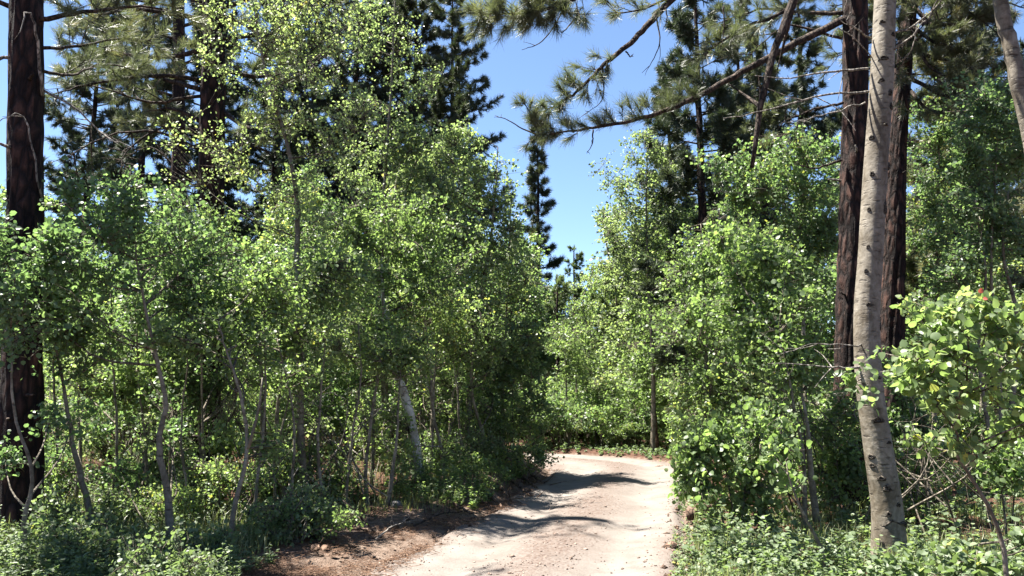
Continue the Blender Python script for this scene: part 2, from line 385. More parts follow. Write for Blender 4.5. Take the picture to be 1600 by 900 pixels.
def sstep(a, b, x):
    t = np.clip((x - a) / (b - a), 0, 1); return t * t * (3 - 2 * t)
def gz(x, y, full=False):
    sh = np.shape(x); x = np.asarray(x, float).ravel(); y = np.asarray(y, float).ravel()
    off, s = road_sd(x, y); hw = half_width(s); e = np.abs(off) - hw
    left = off < 0
    bank = (.06 + .32 * sstep(10, 13.5, y)) * sstep(.05, 1.0, e + .18 * vnoise(x * 1.6, y * 1.6, 9)) + .25 * sstep(1, 6, e)
    rgt = .07 * sstep(0, .5, e) + .12 * sstep(1, 8, e)
    z = np.where(left, bank, rgt)
    z = z + (.10 * fbm(x * .5, y * .5, 2) + .035 * vnoise(x * 3, y * 3, 7)) * sstep(0, 1.0, e)
    z = np.where(e < .05, -.05 + 0 * z, z - .05 * (1 - sstep(.05, .25, e)))
    far = np.sqrt(x * x + y * y); z = z + 22 * sstep(60, 320, far)
    if full: return z.reshape(sh), e.reshape(sh), off.reshape(sh)
    return z.reshape(sh)
def g1(x, y): return float(gz(np.array([x]), np.array([y]))[0])
def on_ground(px, py):
    d = 8.0
    for _ in range(25):
        p = P(px, py, d); z = g1(p[0], p[1])
        p0 = P(px, py, 1.0); sl_ = (CAMZ - p0[2])
        d = .5 * d + .5 * min(60, (CAMZ - z) / max(sl_, 1e-3))
    p = P(px, py, d); p[2] = g1(p[0], p[1]); return p

def axis(lo, hi, st, far):
    a = np.arange(lo, hi + 1e-6, st); ext = []; v = hi; q = st
    while v < far: q *= 1.35; v += q; ext.append(v)
    ext2 = []; v = lo; q = st
    while v > -far: q *= 1.35; v -= q; ext2.append(v)
    return np.concatenate([ext2[::-1], a, ext])
gx, gy = axis(-9, 9, .1, 420), axis(-2, 26, .1, 420)
GX, GY = np.meshgrid(gx, gy)
GZ, GE, GO = gz(GX, GY, True)
mb = MB(); nx, ny = len(gx), len(gy)
ii = np.arange(ny - 1)[:, None] * nx + np.arange(nx - 1)[None, :]
tint = np.where(GO < 0, 1 - sstep(.6, 2.2, GE), 1 - sstep(.0, .45, GE)) * .9
mb.add(np.stack([GX, GY, GZ], -1), [np.stack([ii, ii + 1, ii + nx + 1, ii + nx], -1).reshape(-1, 4)], tint.ravel())
o = mb.build('ground', M['ground'], smooth=True); tag(o, 'reddish brown forest floor of needle duff and bare dirt', 'ground', kind='structure')

ns, nt_ = 1000, 64
u = np.linspace(0, len(RCS) - 1, ns)
cx = np.interp(u, np.arange(len(RCS)), RCS[:, 0]); cyy = np.interp(u, np.arange(len(RCS)), RCS[:, 1])
nxx = np.interp(u, np.arange(len(RCS)), _RN[:, 0]); nyy = np.interp(u, np.arange(len(RCS)), _RN[:, 1]); sl2 = np.interp(u, np.arange(len(RCS)), _RL)
tt = np.linspace(-1, 1, nt_)
hwl = half_width(sl2) + .16 * fbm(sl2 * 1.1, sl2 * 0 + 5, 21) + .1; hwr = half_width(sl2) + .12 * fbm(sl2 * 1.3, sl2 * 0 + 7, 25) + .05
lat = np.where(tt[None, :] < 0, tt[None, :] * hwl[:, None], tt[None, :] * hwr[:, None])
RX = cx[:, None] + lat * nxx[:, None]; RY = cyy[:, None] + lat * nyy[:, None]
rut = -.045 * np.exp(-((lat + .68) / .24) ** 2) - .045 * np.exp(-((lat - .68) / .24) ** 2) + .025 * np.exp(-(lat / .35) ** 2)
RZ = .035 + rut + .016 * fbm(RX * 1.3, RY * 1.3, 33) + .012 * fbm(RX * 6, RY * 6, 35)
edge = sstep(.86, 1, np.abs(tt))[None, :]
RZ = RZ * (1 - edge) + (gz(RX, RY) - .012) * edge
RZ = np.maximum(RZ, np.where(np.abs(tt)[None, :] < .9, -.04, -9))
crown_t = np.clip(np.exp(-(lat / .42) ** 2) + .8 * sstep(1.0, 1.3, np.abs(lat)) + .5 * fbm(RX * .8, RY * .8, 91, 3) - .05, 0, 1)
mb = MB(); ii = np.arange(ns - 1)[:, None] * nt_ + np.arange(nt_ - 1)[None, :]
mb.add(np.stack([RX, RY, RZ], -1), [np.stack([ii, ii + 1, ii + nt_ + 1, ii + nt_], -1).reshape(-1, 4)], crown_t.ravel())
o = mb.build('dirt_road', M['road'], smooth=True); tag(o, 'pale sandy dirt road with two wheel ruts bending out of sight', 'road', kind='structure')

def road_z(x, y):
    off, s = road_sd(x, y)
    return .035 - .045 * np.exp(-((off + .68) / .24) ** 2) - .045 * np.exp(-((off - .68) / .24) ** 2) + .025 * np.exp(-(off / .35) ** 2) + .016 * fbm(x * 1.3, y * 1.3, 33)

# ------------------------------------------------------------------ tree builders
def spray_leaves(tips, dirs, k, twig, size, r, up=.2, droop=.35, clumpvar=.5):
    n = len(tips)
    T = np.repeat(tips, k, 0); D = np.repeat(dirs, k, 0); m = n * k
    s = r.uniform(-1, .15, (m, 1))
    side = rdir(m, r)
    pos = T + D * s * twig + side * (r.uniform(.1, .45, (m, 1)) * twig * .55)
    Y = nrm(side * .9 + D * .7 + np.array([0, 0, -droop]))
    N = nrm(rdir(m, r) + np.array([0, 0, up]))
    sz = size * np.repeat(r.uniform(.75, 1.2, n), k) * r.uniform(.55, 1.3, m)
    tint = np.clip(np.repeat(r.uniform(0, 1, n), k) * clumpvar + r.uniform(0, 1, m) * (1 - clumpvar), 0, 1)
    return pos, Y, N, sz, tint

def lobe_tips(lobes, ntips, r, clump=9):
    vol = np.array([max(np.prod(np.asarray(l[1])) ** (2 / 3), 1e-4) * (l[2] if len(l) > 2 else 1) for l in lobes]); pr = vol / vol.sum()
    out = []
    for l, p in zip(lobes, pr):
        n = max(3, int(ntips * p)); nc = max(2, n // clump)
        c = rdir(nc, r) * (r.uniform(.05, 1, (nc, 1)) ** (1 / 2.2))
        q = c[r.integers(0, nc, n)] + r.normal(size=(n, 3)) * .25
        out.append(np.asarray(l[0])[None] + q * np.asarray(l[1])[None])
    return np.concatenate(out)

def make_broadleaf(name, trunk_pts, trunk_r, lobes, ntips, k, size, twig, mats, seed, tpl=LEAF4, origin=None, nlimb=16, sides=8,
                   extra_stems=(), rough=.06, keep=0, up=.2, wig=.012):
    """mats = (bark, leaf). returns root and, if keep, arrays of the biggest leaves"""
    r = np.random.default_rng(seed)
    tp = np.asarray(trunk_pts, float)
    base = tp[tp[:, 2].argmin()].copy() if origin is None else np.asarray(origin, float)
    root = empty(name, base)
    def rings(pts, rr):
        L = np.linalg.norm(np.diff(pts, axis=0), axis=1).sum(); n = int(np.clip(L / .12, 6, 90)); c = crv(pts, n)
        return c, np.interp(np.linspace(0, 1, n), np.linspace(0, 1, len(rr)), rr)
    c, rr = rings(tp, trunk_r)
    if wig: c[1:-1, :2] += np.cumsum(r.normal(size=(len(c) - 2, 2)), 0) * wig * .35 * np.sin(np.linspace(0, PI, len(c) - 2))[:, None] + r.normal(size=(len(c) - 2, 2)) * wig * .3
    mb = MB(); tube(mb, c, rr, sides, rough, seed)
    mb.build('trunk', mats[0], root, True, base)
    allc = [c]
    for e_pts, e_r in extra_stems:
        ec, er = rings(np.asarray(e_pts, float), e_r); m2 = MB(); tube(m2, ec, er, sides, rough, seed + 1); m2.build('stem', mats[0], root, True, base); allc.append(ec)
    spine = np.concatenate(allc)
    if k > 9: ntips, k, twig = int(ntips * 1.7), max(6, int(k * .55)), twig * 1.15
    tips = lobe_tips(lobes, ntips, r)
    # limbs to a few tips, twigs from the rest to the nearest limb point
    wood = MB()
    nl = min(nlimb, len(tips)); sel = r.choice(len(tips), nl, replace=False); lp = []
    for t in tips[sel]:
        dd = np.hypot(spine[:, 0] - t[0], spine[:, 1] - t[1]); want = t[2] - .55 * dd
        a = spine[(np.abs(spine[:, 2] - want) + dd * .6).argmin()]
        L = np.linalg.norm(t - a)
        if L < .05: continue
        mid = a * .5 + t * .5 + np.array([0, 0, -.06 * L]) + r.normal(size=3) * .05 * L
        cc = crv([a, mid, t], 7); r0 = min(.016, .006 + .006 * L); tube(wood, cc, np.linspace(r0, .0035, 7), 5, cap=False); lp.append(cc)
    ref = np.concatenate(lp + [spine]) if lp else spine
    j = np.array([((ref - t) ** 2).sum(1).argmin() for t in tips])
    A = ref[j]; D = nrm(tips - A + r.normal(size=tips.shape) * .05)
    far = np.linalg.norm(tips - A, axis=1)
    mid = (A + tips) / 2 + r.normal(size=tips.shape) * (.07 * far)[:, None]
    sticks(wood, A, mid, .005, .004); sticks(wood, mid, tips, .004, .0015)
    wood.build('branches', M['twig'], root, True, base)['kind'] = 'stuff'
    dirs = nrm(nrm(tips - mid) + r.normal(size=tips.shape) * .35)
    pos, Y, N, sz, ti = spray_leaves(tips, dirs, k, twig, size, r, up=up)
    kept = None
    if keep:
        px, py = pix(pos); vis = (px > 0) & (px < 1600) & (py > 0) & (py < 900)
        score = np.where(vis, sz / np.maximum(pos[:, 1], .5), 0); oi = score.argsort()[::-1][:keep]
        msk = np.ones(len(pos), bool); msk[oi] = False
        kept = (pos[oi] - base, Y[oi], N[oi], sz[oi], ti[oi])
        pos, Y, N, sz, ti = pos[msk], Y[msk], N[msk], sz[msk], ti[msk]
    lm = MB(); leaves(lm, pos, Y, N, sz, ti, tpl)
    cr = lm.build('crown', mats[1], root, False, base); cr['kind'] = 'stuff'
    if keep:
        variants = []
        for q in range(5):
            q_ = MB(); leaves(q_, np.zeros((1, 3)), np.array([[0, 1., 0]]), np.array([[0, 0, 1.]]), 1.0, np.array([.12 + .19 * q]), LEAF8); variants.append(q_.mesh('leaf', mats[1]))
        add_leaf_objects(root, kept, variants)
    return root

def add_leaf_objects(root, kept, variants):
    pos, Y, N, sz, ti = kept; X, Y, Z = leaf_frames(Y, N)
    for q in range(len(pos)):
        o = bpy.data.objects.new('leaf', variants[min(len(variants) - 1, int(ti[q] * len(variants)))]); COL.objects.link(o); o.parent = root
        Mx = Matrix([[X[q][a] * sz[q], Y[q][a] * sz[q], Z[q][a] * sz[q], pos[q][a]] for a in range(3)] + [[0, 0, 0, 1]]); o.matrix_local = Mx

def px_lobe(px, py, rx, ry, d, w=1.0, dep=None):
    k = d / FPX
    return (P(px, py, d), (rx * k, (dep if dep else max(.35, .8 * rx * k)), ry * k), w)

wscale = .8
LOWLESS = ('thick', 'aspen with bright white')
def aspen(label, pxs, d, width, lobes, ntips=260, k=14, size=.055, twig=.22, bark='aspen_young', leaf='aspen', seed=1, tpl=LEAF4, nlimb=16,
          top_taper=.14, base_py=None, group=None, keep=0, name='aspen_tree', extra=(), sides=8, cat='tree', up=.2):
    """pxs: trunk traced top to bottom in photo pixels; its foot stands on the ground at distance d"""
    pts = [P(a, b, d if len(c) == 0 else c[0]) for a, b, *c in pxs]
    f = pts[-1].copy(); f[2] = g1(f[0], f[1]) - .08
    if pts[-1][2] < f[2] + .12: pts[-1] = f
    else: pts.append(f)
    pts = pts[::-1]
    r0 = width * wscale * d / FPX / 2; n = len(pts)
    rr = np.linspace(1, top_taper, n) * r0; rr[0] *= 1.2
    L = [px_lobe(*l) if len(l) >= 5 else px_lobe(*l, d) for l in lobes]
    bx, by = pxs[-1][0], pxs[-1][1]
    if bx < 770 and d < 14.5 and name == 'aspen_tree' and label.startswith(LOWLESS) is False:
        r_l = np.random.default_rng(seed + 5000); tx, ty = pxs[0][0], max(pxs[0][1], by - 480)
        for f_ in (.38, .52, .66):
            x_ = np.interp(ty + (by - ty) * f_, [q[1] for q in pxs], [q[0] for q in pxs])
            L.append(px_lobe(x_ + r_l.normal() * 26, ty + (by - ty) * f_, 44, 32, d + r_l.uniform(.5, 1.4), .3))
        ntips = int(ntips * 1.02); size = size * .92
    ex = []
    for e in extra:
        ex.append(([P(a, b, d) for a, b in e[0]], [e[1] * d / FPX / 2, e[1] * d / FPX / 6]))
    root = make_broadleaf(name, pts, rr, L, ntips, k, size, twig, (M[bark], M[leaf]), seed, tpl, nlimb=nlimb, extra_stems=ex, keep=keep, origin=pts[0], sides=sides, up=up)
    return tag(root, label, cat, group)

# ------------------------------------------------------------------ pines
def bough(root, base, pts, r0, seed, start=.3, dens=9.0, twl=.45, tuft_n=46, nl=.15, nw=.0045, mat='needle', up=.35, tip_r=.006):
    """one bough part with its needles as sub-part"""
    r = np.random.default_rng(seed); L = np.linalg.norm(np.diff(np.asarray(pts, float), axis=0), axis=1).sum()
    n = max(8, int(L / .12)); c = crv(pts, n); c[1:-1] += r.normal(size=(n - 2, 3)) * .006
    w = MB(); tube(w, c, np.linspace(r0, tip_r, n), 8, .12, seed)
    nd = MB(); tg = nrm(np.gradient(c, axis=0)); T = []; D = []
    nt = int(L * (1 - start) * dens * 1.5); A = []; B = []
    for q in range(nt):
        t = start + (1 - start) * (q + r.uniform(0, 1)) / nt; i = min(n - 1, int(t * (n - 1)))
        side = rdir(1, r)[0]; side = nrm(side - (side @ tg[i]) * tg[i]); side[2] += up
        d1 = nrm(tg[i] * r.uniform(.3, .9) + side * .8); ln = twl * r.uniform(.35, 1.1) * (1 - .35 * t)
        e = c[i] + d1 * ln; A.append(c[i]); B.append(e); T.append(e); D.append(nrm(d1 + np.array([0, 0, .25])))
        for z in range(r.integers(1, 4)):
            f = r.uniform(.35, .9); d2 = nrm(d1 + rdir(1, r)[0] * .7 + np.array([0, 0, .15])); e2 = c[i] + d1 * ln * f + d2 * ln * .35
            A.append(c[i] + d1 * ln * f); B.append(e2); T.append(e2); D.append(d2)
    T.append(c[-1]); D.append(tg[-1])
    if len(A): sticks(w, A, B, .006, .0035)
    bo = w.build('bough', M['pine_wood'], root, True, base)
    needles(nd, np.array(T), np.array(D), tuft_n, nl, nw, r)
    k = nd.build('needles', M[mat], bo, False, base); k['kind'] = 'stuff'
    return bo

def bare(root, base, pts, r0, seed, mat='dead_wood', subs=0, name='dead_branch', tip=.003, jit=.01):
    r = np.random.default_rng(seed); n = 14; c = crv(pts, n); c[1:-1] += r.normal(size=(n - 2, 3)) * jit
    w = MB(); tube(w, c, np.linspace(r0, tip, n), 6, .1, seed); tg = nrm(np.gradient(c, axis=0)); L = np.linalg.norm(c[-1] - c[0])
    for q in range(subs):
        i = r.integers(3, n - 1); d = nrm(tg[i] * .6 + rdir(1, r)[0] * .8); ln = L * r.uniform(.12, .4)
        tube(w, crv([c[i], c[i] + d * ln * .5 + rdir(1, r)[0] * ln * .1, c[i] + d * ln], 5), np.linspace(r0 * .45, .002, 5), 4, cap=False)
    return w.build(name, M[mat], root, True, base)

def near_pine(label, pxs, d, width, seed, top=11.0, taper=.55, bark='pine_bark'):
    pts = [P(a, b, d if not c else c[0]) for a, b, *c in pxs]
    f = pts[-1].copy(); f[2] = g1(f[0], f[1]) - .1
    if pts[-1][2] < f[2] + .15: pts[-1] = f
    else: pts.append(f)
    dirn = nrm(pts[0] - pts[1]); up_ = pts[0] + dirn * max(.5, (top - pts[0][2]))
    pts = [f if q == len(pts) - 1 else p for q, p in enumerate(pts)][::-1] + [up_]
    r0 = width * d / FPX / 2
    n = 150; c = crv(pts, n); h = c[:, 2] - c[0, 2]
    rr = r0 * (1 + .35 * np.exp(-h / .35)) * np.interp(h, [0, h.max()], [1, taper])
    root = empty('pine_tree', f); mb = MB(); tube(mb, c, rr, 48, .2, seed, ridge=12); mb.build('trunk', M[bark], root, True, f)
    r = np.random.default_rng(seed + 900)
    for q in range(9):
        i = r.integers(18, 95); a = r.uniform(0, 2 * PI); dv = np.array([math.cos(a), math.sin(a), r.uniform(-.25, .35)]); l = r.uniform(.06, .28); s0 = c[i] + dv * rr[i] * .85
        m = MB(); tube(m, crv([s0, s0 + dv * l * .6, s0 + dv * l + r.normal(size=3) * .02], 5), np.linspace(.02, .009, 5), 6, .2, q); m.build('branch_stub', M['dead_wood' if q % 3 == 0 else 'pine_wood'], root, True, f)
    return tag(root, label, 'tree'), f, c, rr

def crown_boughs(root, base, c, zmin, n, L, seed, **kw):
    r = np.random.default_rng(seed)
    for q in range(n):
        z = r.uniform(zmin, c[-1, 2]); i = np.abs(c[:, 2] - z).argmin(); a = r.uniform(0, 2 * PI); l = L * r.uniform(.6, 1.1)
        dv = np.array([math.cos(a), math.sin(a), 0])
        bough(root, base, [c[i], c[i] + dv * l * .5 + np.array([0, 0, .02 * l]), c[i] + dv * l + np.array([0, 0, .12 * l])], .03, seed * 100 + q, **kw)

def generic_pine(name, H, r0, zc, rmax, seed, tuft_n=22, nl=.2, nw=.014, mat='needle_far', dens=1.0, shape=.7):
    r = np.random.default_rng(seed); root = empty(name)
    n = 30; c = np.zeros((n, 3)); c[:, 2] = np.linspace(-.2, H, n); c[:, 0] += np.cumsum(r.normal(size=n)) * .012; c[:, 1] += np.cumsum(r.normal(size=n)) * .012
    t = MB(); tube(t, c, np.linspace(r0, .02, n), 10, .08, seed); t.build('trunk', M['pine_bark'], root, True)
    w = MB(); nd = MB(); T = []; D = []; A = []; B = []; z = zc
    while z < H - .15:
        f = (z - zc) / (H - zc); prof = min(1, .55 + f * 4) * (1 - f) ** shape
        for q in range(r.integers(3, 6)):
            a = r.uniform(0, 2 * PI); L = max(.3, rmax * prof * r.uniform(.5, 1.15)); zz = z + r.uniform(-.2, .2)
            i = min(n - 1, int((zz + .2) / (H + .2) * n)); o_ = np.array([math.cos(a), math.sin(a), 0]); p0 = np.array([c[i, 0], c[i, 1], zz])
            cc = crv([p0, p0 + o_ * L * .55 + np.array([0, 0, (-.12 + .35 * f) * L]), p0 + o_ * L + np.array([0, 0, (.02 + .55 * f) * L])], 7)
            tube(w, cc, np.linspace(.012 + .012 * L, .004, 7), 4, cap=False)
            m = max(2, int(L * 5.5 * dens) + 1)
            for s in range(m):
                t_ = r.uniform(.3, 1); k = min(5, int(t_ * 6)); pp = cc[k] + (cc[k + 1] - cc[k]) * (t_ * 6 - k)
                dv = nrm(o_ * .6 + rdir(1, r)[0] * .8 + np.array([0, 0, .25])); ln = .12 + .28 * L * r.uniform(.2, 1) * (1.1 - t_)
                A.append(pp); B.append(pp + dv * ln); T.append(pp + dv * ln); D.append(dv)
                if r.uniform() < .6: T.append(pp + dv * ln * .5); D.append(nrm(dv + rdir(1, r)[0] * .5))
            T.append(cc[-1]); D.append(nrm(cc[-1] - cc[-2]))
        z += r.uniform(.28, .5)
    T.append(c[-1]); D.append(np.array([0, 0, 1.]))
    sticks(w, A, B, .008, .004); w.build('branches', M['pine_wood'], root, True)['kind'] = 'stuff'
    needles(nd, np.array(T), np.array(D), tuft_n, nl, nw, r)
    k = nd.build('crown', M[mat], root); k['kind'] = 'stuff'
    return root

# ------------------------------------------------------------------ big pines on the bank side
rt, f, c, rr = near_pine('thick reddish pine trunk with a pale crooked sapling stem in front', [(42, -60), (41, 150), (37, 400), (33, 700), (30, 875)], 8.0, 58, 3, top=13.5)
bare(rt, f, [P(66, 150, 8), P(58, 60, 7.75), P(45, 20, 7.6), P(22, 62, 7.5)], .02, 1)
bare(rt, f, [P(66, 140, 8), P(120, 170, 8.0), P(160, 210, 8.1), P(215, 235, 8.1)], .016, 2, subs=5)
bare(rt, f, [P(14, 90, 8), P(-40, 100, 7.9), P(-90, 80, 7.7)], .02, 4, subs=3)
bare(rt, f, [P(66, 310, 8), P(40, 190, 7.7), P(15, 180, 7.6), P(-15, 205, 7.5)], .012, 5, subs=2)
bough(rt, f, [P(60, 30, 8), P(130, 20, 7.9), P(220, 10, 7.7), P(300, 25, 7.6)], .03, 21, start=.2, dens=8)
bough(rt, f, [P(62, 75, 8), P(120, 72, 8.4), P(190, 60, 8.8), P(250, 68, 9.2)], .022, 23, start=.2, dens=7)
bough(rt, f, [P(64, 110, 8), P(110, 118, 8.6), P(160, 100, 9.4), P(215, 110, 10)], .02, 24, start=.25, dens=7)
bough(rt, f, [P(15, 10, 8), P(-60, -20, 7.8), P(-160, 0, 7.5)], .03, 22, start=.3)
crown_boughs(rt, f, c, 11.5, 5, 1.2, 31, dens=4, tuft_n=30)

rt, f, c, rr = near_pine('dark pine trunk behind the tall yellow green aspen, long boughs reaching sideways', [(335, -60), (333, 150), (328, 380), (322, 600), (318, 770)], 12.0, 46, 4, top=15)
for q, (b, s) in enumerate([([(318, 78), (250, 90), (170, 80), (95, 60)], .3), ([(315, 125), (240, 118), (150, 130), (70, 150)], .35), ([(312, 140), (260, 125), (190, 112), (110, 118)], .25),
                            ([(318, 30), (220, 15), (140, 22), (60, -5)], .2), ([(316, 5), (240, -25), (150, -40), (80, -30)], .2), ([(352, 60), (420, 55), (500, 80)], .3),
                            ([(352, 110), (410, 120), (470, 105)], .35), ([(352, 10), (440, -10), (540, 15)], .3), ([(315, 190), (270, 170), (225, 175)], .4), ([(350, 175), (390, 200), (440, 190)], .45)]):
    n_ = len(b); bough(rt, f, [P(x, y, 12 - .45 * k * (1 if q % 2 else -.5)) for k, (x, y) in enumerate(b)], .045, 40 + q, start=s * .8, dens=10, nw=.006, tuft_n=46, twl=.55)
for q, b in enumerate([[(316, 150), (230, 160), (150, 135), (70, 140)], [(316, 205), (255, 200), (200, 235), (185, 280)], [(316, 235), (240, 205), (150, 220), (90, 260)], [(350, 240), (385, 225), (420, 240)]]):
    bare(rt, f, [P(x, y, 11.9 - .2 * k) for k, (x, y) in enumerate(b)], .03, 60 + q, mat='pine_wood', subs=7)
crown_boughs(rt, f, c, 12.8, 5, 1.2, 32, dens=4, tuft_n=26, nw=.006)

rt, f, c, rr = near_pine('slimmer dark pine trunk standing beside the boughed dark pine', [(280, -60), (279, 200), (276, 420), (274, 735)], 17.0, 25, 5, top=15)
for q, b in enumerate([[(272, 60), (220, 50), (150, 65)], [(286, 100), (320, 90), (380, 100)], [(270, 150), (230, 140), (190, 155)], [(288, 40), (340, 30), (400, 45)], [(272, 205), (240, 195), (205, 215)], [(272, 10), (200, 0), (120, 12)]]):
    bough(rt, f, [P(x, y, 17 - .3 * k) for k, (x, y) in enumerate(b)], .04, 80 + q, start=.2, dens=10, nw=.009, tuft_n=36, twl=.65, nl=.18)
for q, b in enumerate([[(272, 260), (235, 230), (180, 255)], [(287, 235), (320, 225), (360, 250)]]):
    bare(rt, f, [P(x, y, 17) for x, y in b], .03, 95 + q, mat='pine_wood', subs=5)

# ------------------------------------------------------------------ big pines beside the thick pale aspen
rt, f, c, rr = near_pine('thick dark red pine trunk directly behind the thick pale aspen', [(1337, -60), (1336, 150), (1333, 330), (1328, 560), (1324, 780)], 11.0, 48, 6, top=14)
F_ = f
bough(rt, f, [P(1320, 30, 11), P(1230, 75, 10.8), P(1150, 118, 10.5), P(1060, 165, 10.2), P(980, 190, 10), P(900, 204, 9.8), P(835, 213, 9.6)], .062, 101, start=.42, dens=10, twl=.42, tuft_n=50, up=.8)
bough(rt, f, [P(1325, -210, 11), P(1180, -110, 10.6), P(1055, -5, 10.2), P(995, 58, 10), P(940, 105, 9.9), P(895, 148, 9.8), P(850, 175, 9.7)], .07, 102, start=.62, dens=9, twl=.42, tuft_n=46)
bough(rt, f, [P(1325, -330, 11), P(1150, -180, 10), P(980, -55, 9.2), P(890, 0, 8.8), P(830, 18, 8.6), P(740, 22, 8.4)], .06, 103, start=.55, dens=14, twl=.48, tuft_n=60, up=-.25)
bough(rt, f, [P(1060, -10, 10.2), P(1000, 15, 10), P(950, 22, 9.9)], .02, 104, start=.2, dens=9, tuft_n=36)
bough(rt, f, [P(1320, -60, 11), P(1240, 10, 10.6), P(1150, 50, 10.2), P(1090, 95, 10)], .04, 105, start=.3, dens=10, tuft_n=50)
bough(rt, f, [P(1320, 20, 11), P(1260, 20, 11.3), P(1190, 15, 11.5), P(1110, 40, 11.6)], .04, 106, start=.35, dens=9, tuft_n=44)
bough(rt, f, [P(850, 212, 9.6), P(838, 190, 9.6), P(812, 150, 9.5)], .012, 107, start=.3, dens=12, twl=.2, tuft_n=40, nl=.12)
for q, b in enumerate([[(1025, 22), (1031, 62), (1020, 95), (1003, 114)], [(938, 112), (944, 140), (938, 160), (914, 178)], [(978, 80), (985, 88), (990, 84)], [(1040, 10), (1042, 30), (1036, 48)],
                       [(927, 203), (925, 225), (917, 240)], [(838, 210), (815, 200), (790, 186), (772, 183)], [(1130, 10), (1131, 50), (1126, 75)], [(885, 10), (850, 62), (815, 78)], [(905, 20), (880, 50), (875, 45)]]):
    bare(rt, f, [P(x, y, 9.9) for x, y in b], .012, 120 + q, mat='pine_wood', subs=2, jit=.004)
for q, b in enumerate([[(1318, 160), (1260, 175), (1215, 195)], [(1316, 60), (1240, 40), (1200, 60), (1150, 110)], [(1356, 90), (1420, 60), (1470, 10)], [(1316, 250), (1270, 262), (1240, 255)]]):
    bare(rt, f, [P(x, y, 10.9) for x, y in b], .022, 140 + q, mat='pine_wood', subs=5)
# the dark leaning dead limb hanging from the crown
bare(rt, f, [P(1330, -200, 11), P(1262, -60, 10.3), P(1232, 20, 10.2), P(1205, 95, 10.1), P(1186, 180, 10.1), P(1175, 262, 10.1)], .085, 150, mat='pine_wood', subs=3, tip=.03, name='hanging_limb')
crown_boughs(rt, f, c, 9.5, 8, 1.7, 33, dens=5, tuft_n=26, nw=.006)

rt, f, c, rr = near_pine('second dark pine trunk half hidden by the thick pale aspen', [(1428, -60), (1416, 60), (1402, 230), (1394, 450), (1392, 745)], 13.5, 42, 7, top=13, taper=.3)
for q, b in enumerate([[(1425, 30), (1480, 40), (1550, 20)], [(1422, 80), (1490, 95), (1560, 85)], [(1420, 10), (1380, -5), (1300, 10)], [(1430, -30), (1500, -20), (1590, -40)], [(1425, 60), (1460, 110), (1520, 130)], [(1430, -60), (1540, -10), (1620, 20)], [(1425, 40), (1470, 70), (1530, 60)], [(1428, 0), (1490, 5), (1570, 60)], [(1422, 90), (1380, 110), (1330, 100)], [(1424, 50), (1380, 60), (1300, 90)], [(1420, 120), (1480, 150), (1560, 150)], [(1424, 70), (1470, 30), (1540, -10)], [(1424, 20), (1460, -20), (1510, -40)], [(1420, 140), (1450, 170), (1500, 180)], [(1430, -20), (1390, 20), (1350, 60)], [(1430, -50), (1370, -30), (1290, 0)], [(1428, 10), (1520, 110), (1600, 120)]]):
    bough(rt, f, [P(x, y, 13.4 - .4 * k) for k, (x, y) in enumerate(b)], .04, 160 + q, start=.2, dens=11, nw=.008, tuft_n=46, twl=.6)

# ------------------------------------------------------------------ aspens traced from the photograph, bank side
aspen('tall slender aspen with yellow green crown reaching above the road thicket', [(388, -60), (398, 20), (415, 120), (445, 220), (462, 320), (465, 430), (468, 560), (470, 680), (478, 800)], 10.6, 17,
      [(400, 50, 75, 70), (490, 60, 85, 75), (340, 95, 40, 55), (520, 170, 80, 75), (320, 235, 85, 55), (430, 300, 65, 55), (520, 270, 70, 60), (480, 360, 75, 40), (370, 20, 55, 45), (450, 10, 75, 45), (460, 150, 65, 55), (400, 180, 55, 45)],
      ntips=700, k=18, size=.046, leaf='aspen_pale', seed=201, nlimb=34)
aspen('pale aspen with slim grey trunk rising behind the bright white trunk', [(618, -20), (612, 120), (604, 260), (598, 420), (600, 560), (606, 742)], 15.0, 14,
      [(590, 60, 65, 55), (640, 130, 50, 55), (580, 190, 60, 55), (650, 230, 45, 50), (610, 310, 70, 55), (560, 270, 50, 45), (560, 20, 60, 45), (690, 260, 35, 40)], ntips=480, k=18, size=.052, leaf='aspen_pale', seed=219, nlimb=28)
aspen('crooked young aspen with wavy pale stem and dense dark crown', [(212, 380), (218, 440), (236, 530), (256, 630), (248, 690), (262, 780), (268, 905)], 7.9, 17,
      [(190, 370, 95, 70), (270, 350, 75, 60, 9.0), (110, 440, 90, 80), (330, 400, 60, 60, 9.4), (240, 440, 100, 60, 8.6), (170, 300, 60, 40)], ntips=648, k=20, size=0.048, leaf='aspen_deep', seed=202, tpl=LEAF6, nlimb=26)
aspen('thin sapling forking from a bent stem among the weeds', [(340, 500), (352, 545), (372, 605), (388, 700), (366, 790), (358, 895)], 8.1, 12,
      [(350, 470, 70, 50, 9.0), (420, 460, 55, 45, 9.2), (300, 520, 60, 45), (390, 540, 50, 40, 8.8)], ntips=351, k=20, size=0.048, leaf='aspen', seed=203, tpl=LEAF6, extra=[([(388, 700), (404, 640), (410, 590)], 6)])
aspen('dark leaning aspen stem beside the thick reddish pine', [(70, 470), (92, 575), (112, 690), (138, 790), (142, 880)], 8.3, 16,
      [(80, 480, 80, 60), (130, 540, 60, 50), (50, 400, 60, 60)], ntips=324, k=20, size=0.048, leaf='aspen_deep', seed=204, tpl=LEAF6)
aspen('pale crooked sapling stem rising against the thick reddish pine trunk', [(14, 470), (18, 560), (20, 650), (46, 740), (36, 820), (42, 905)], 7.0, 11,
      [(20, 480, 70, 70), (70, 400, 50, 60), (-20, 380, 60, 60)], ntips=270, k=20, size=0.048, leaf='aspen_deep', seed=205, tpl=LEAF6, bark='aspen_young')
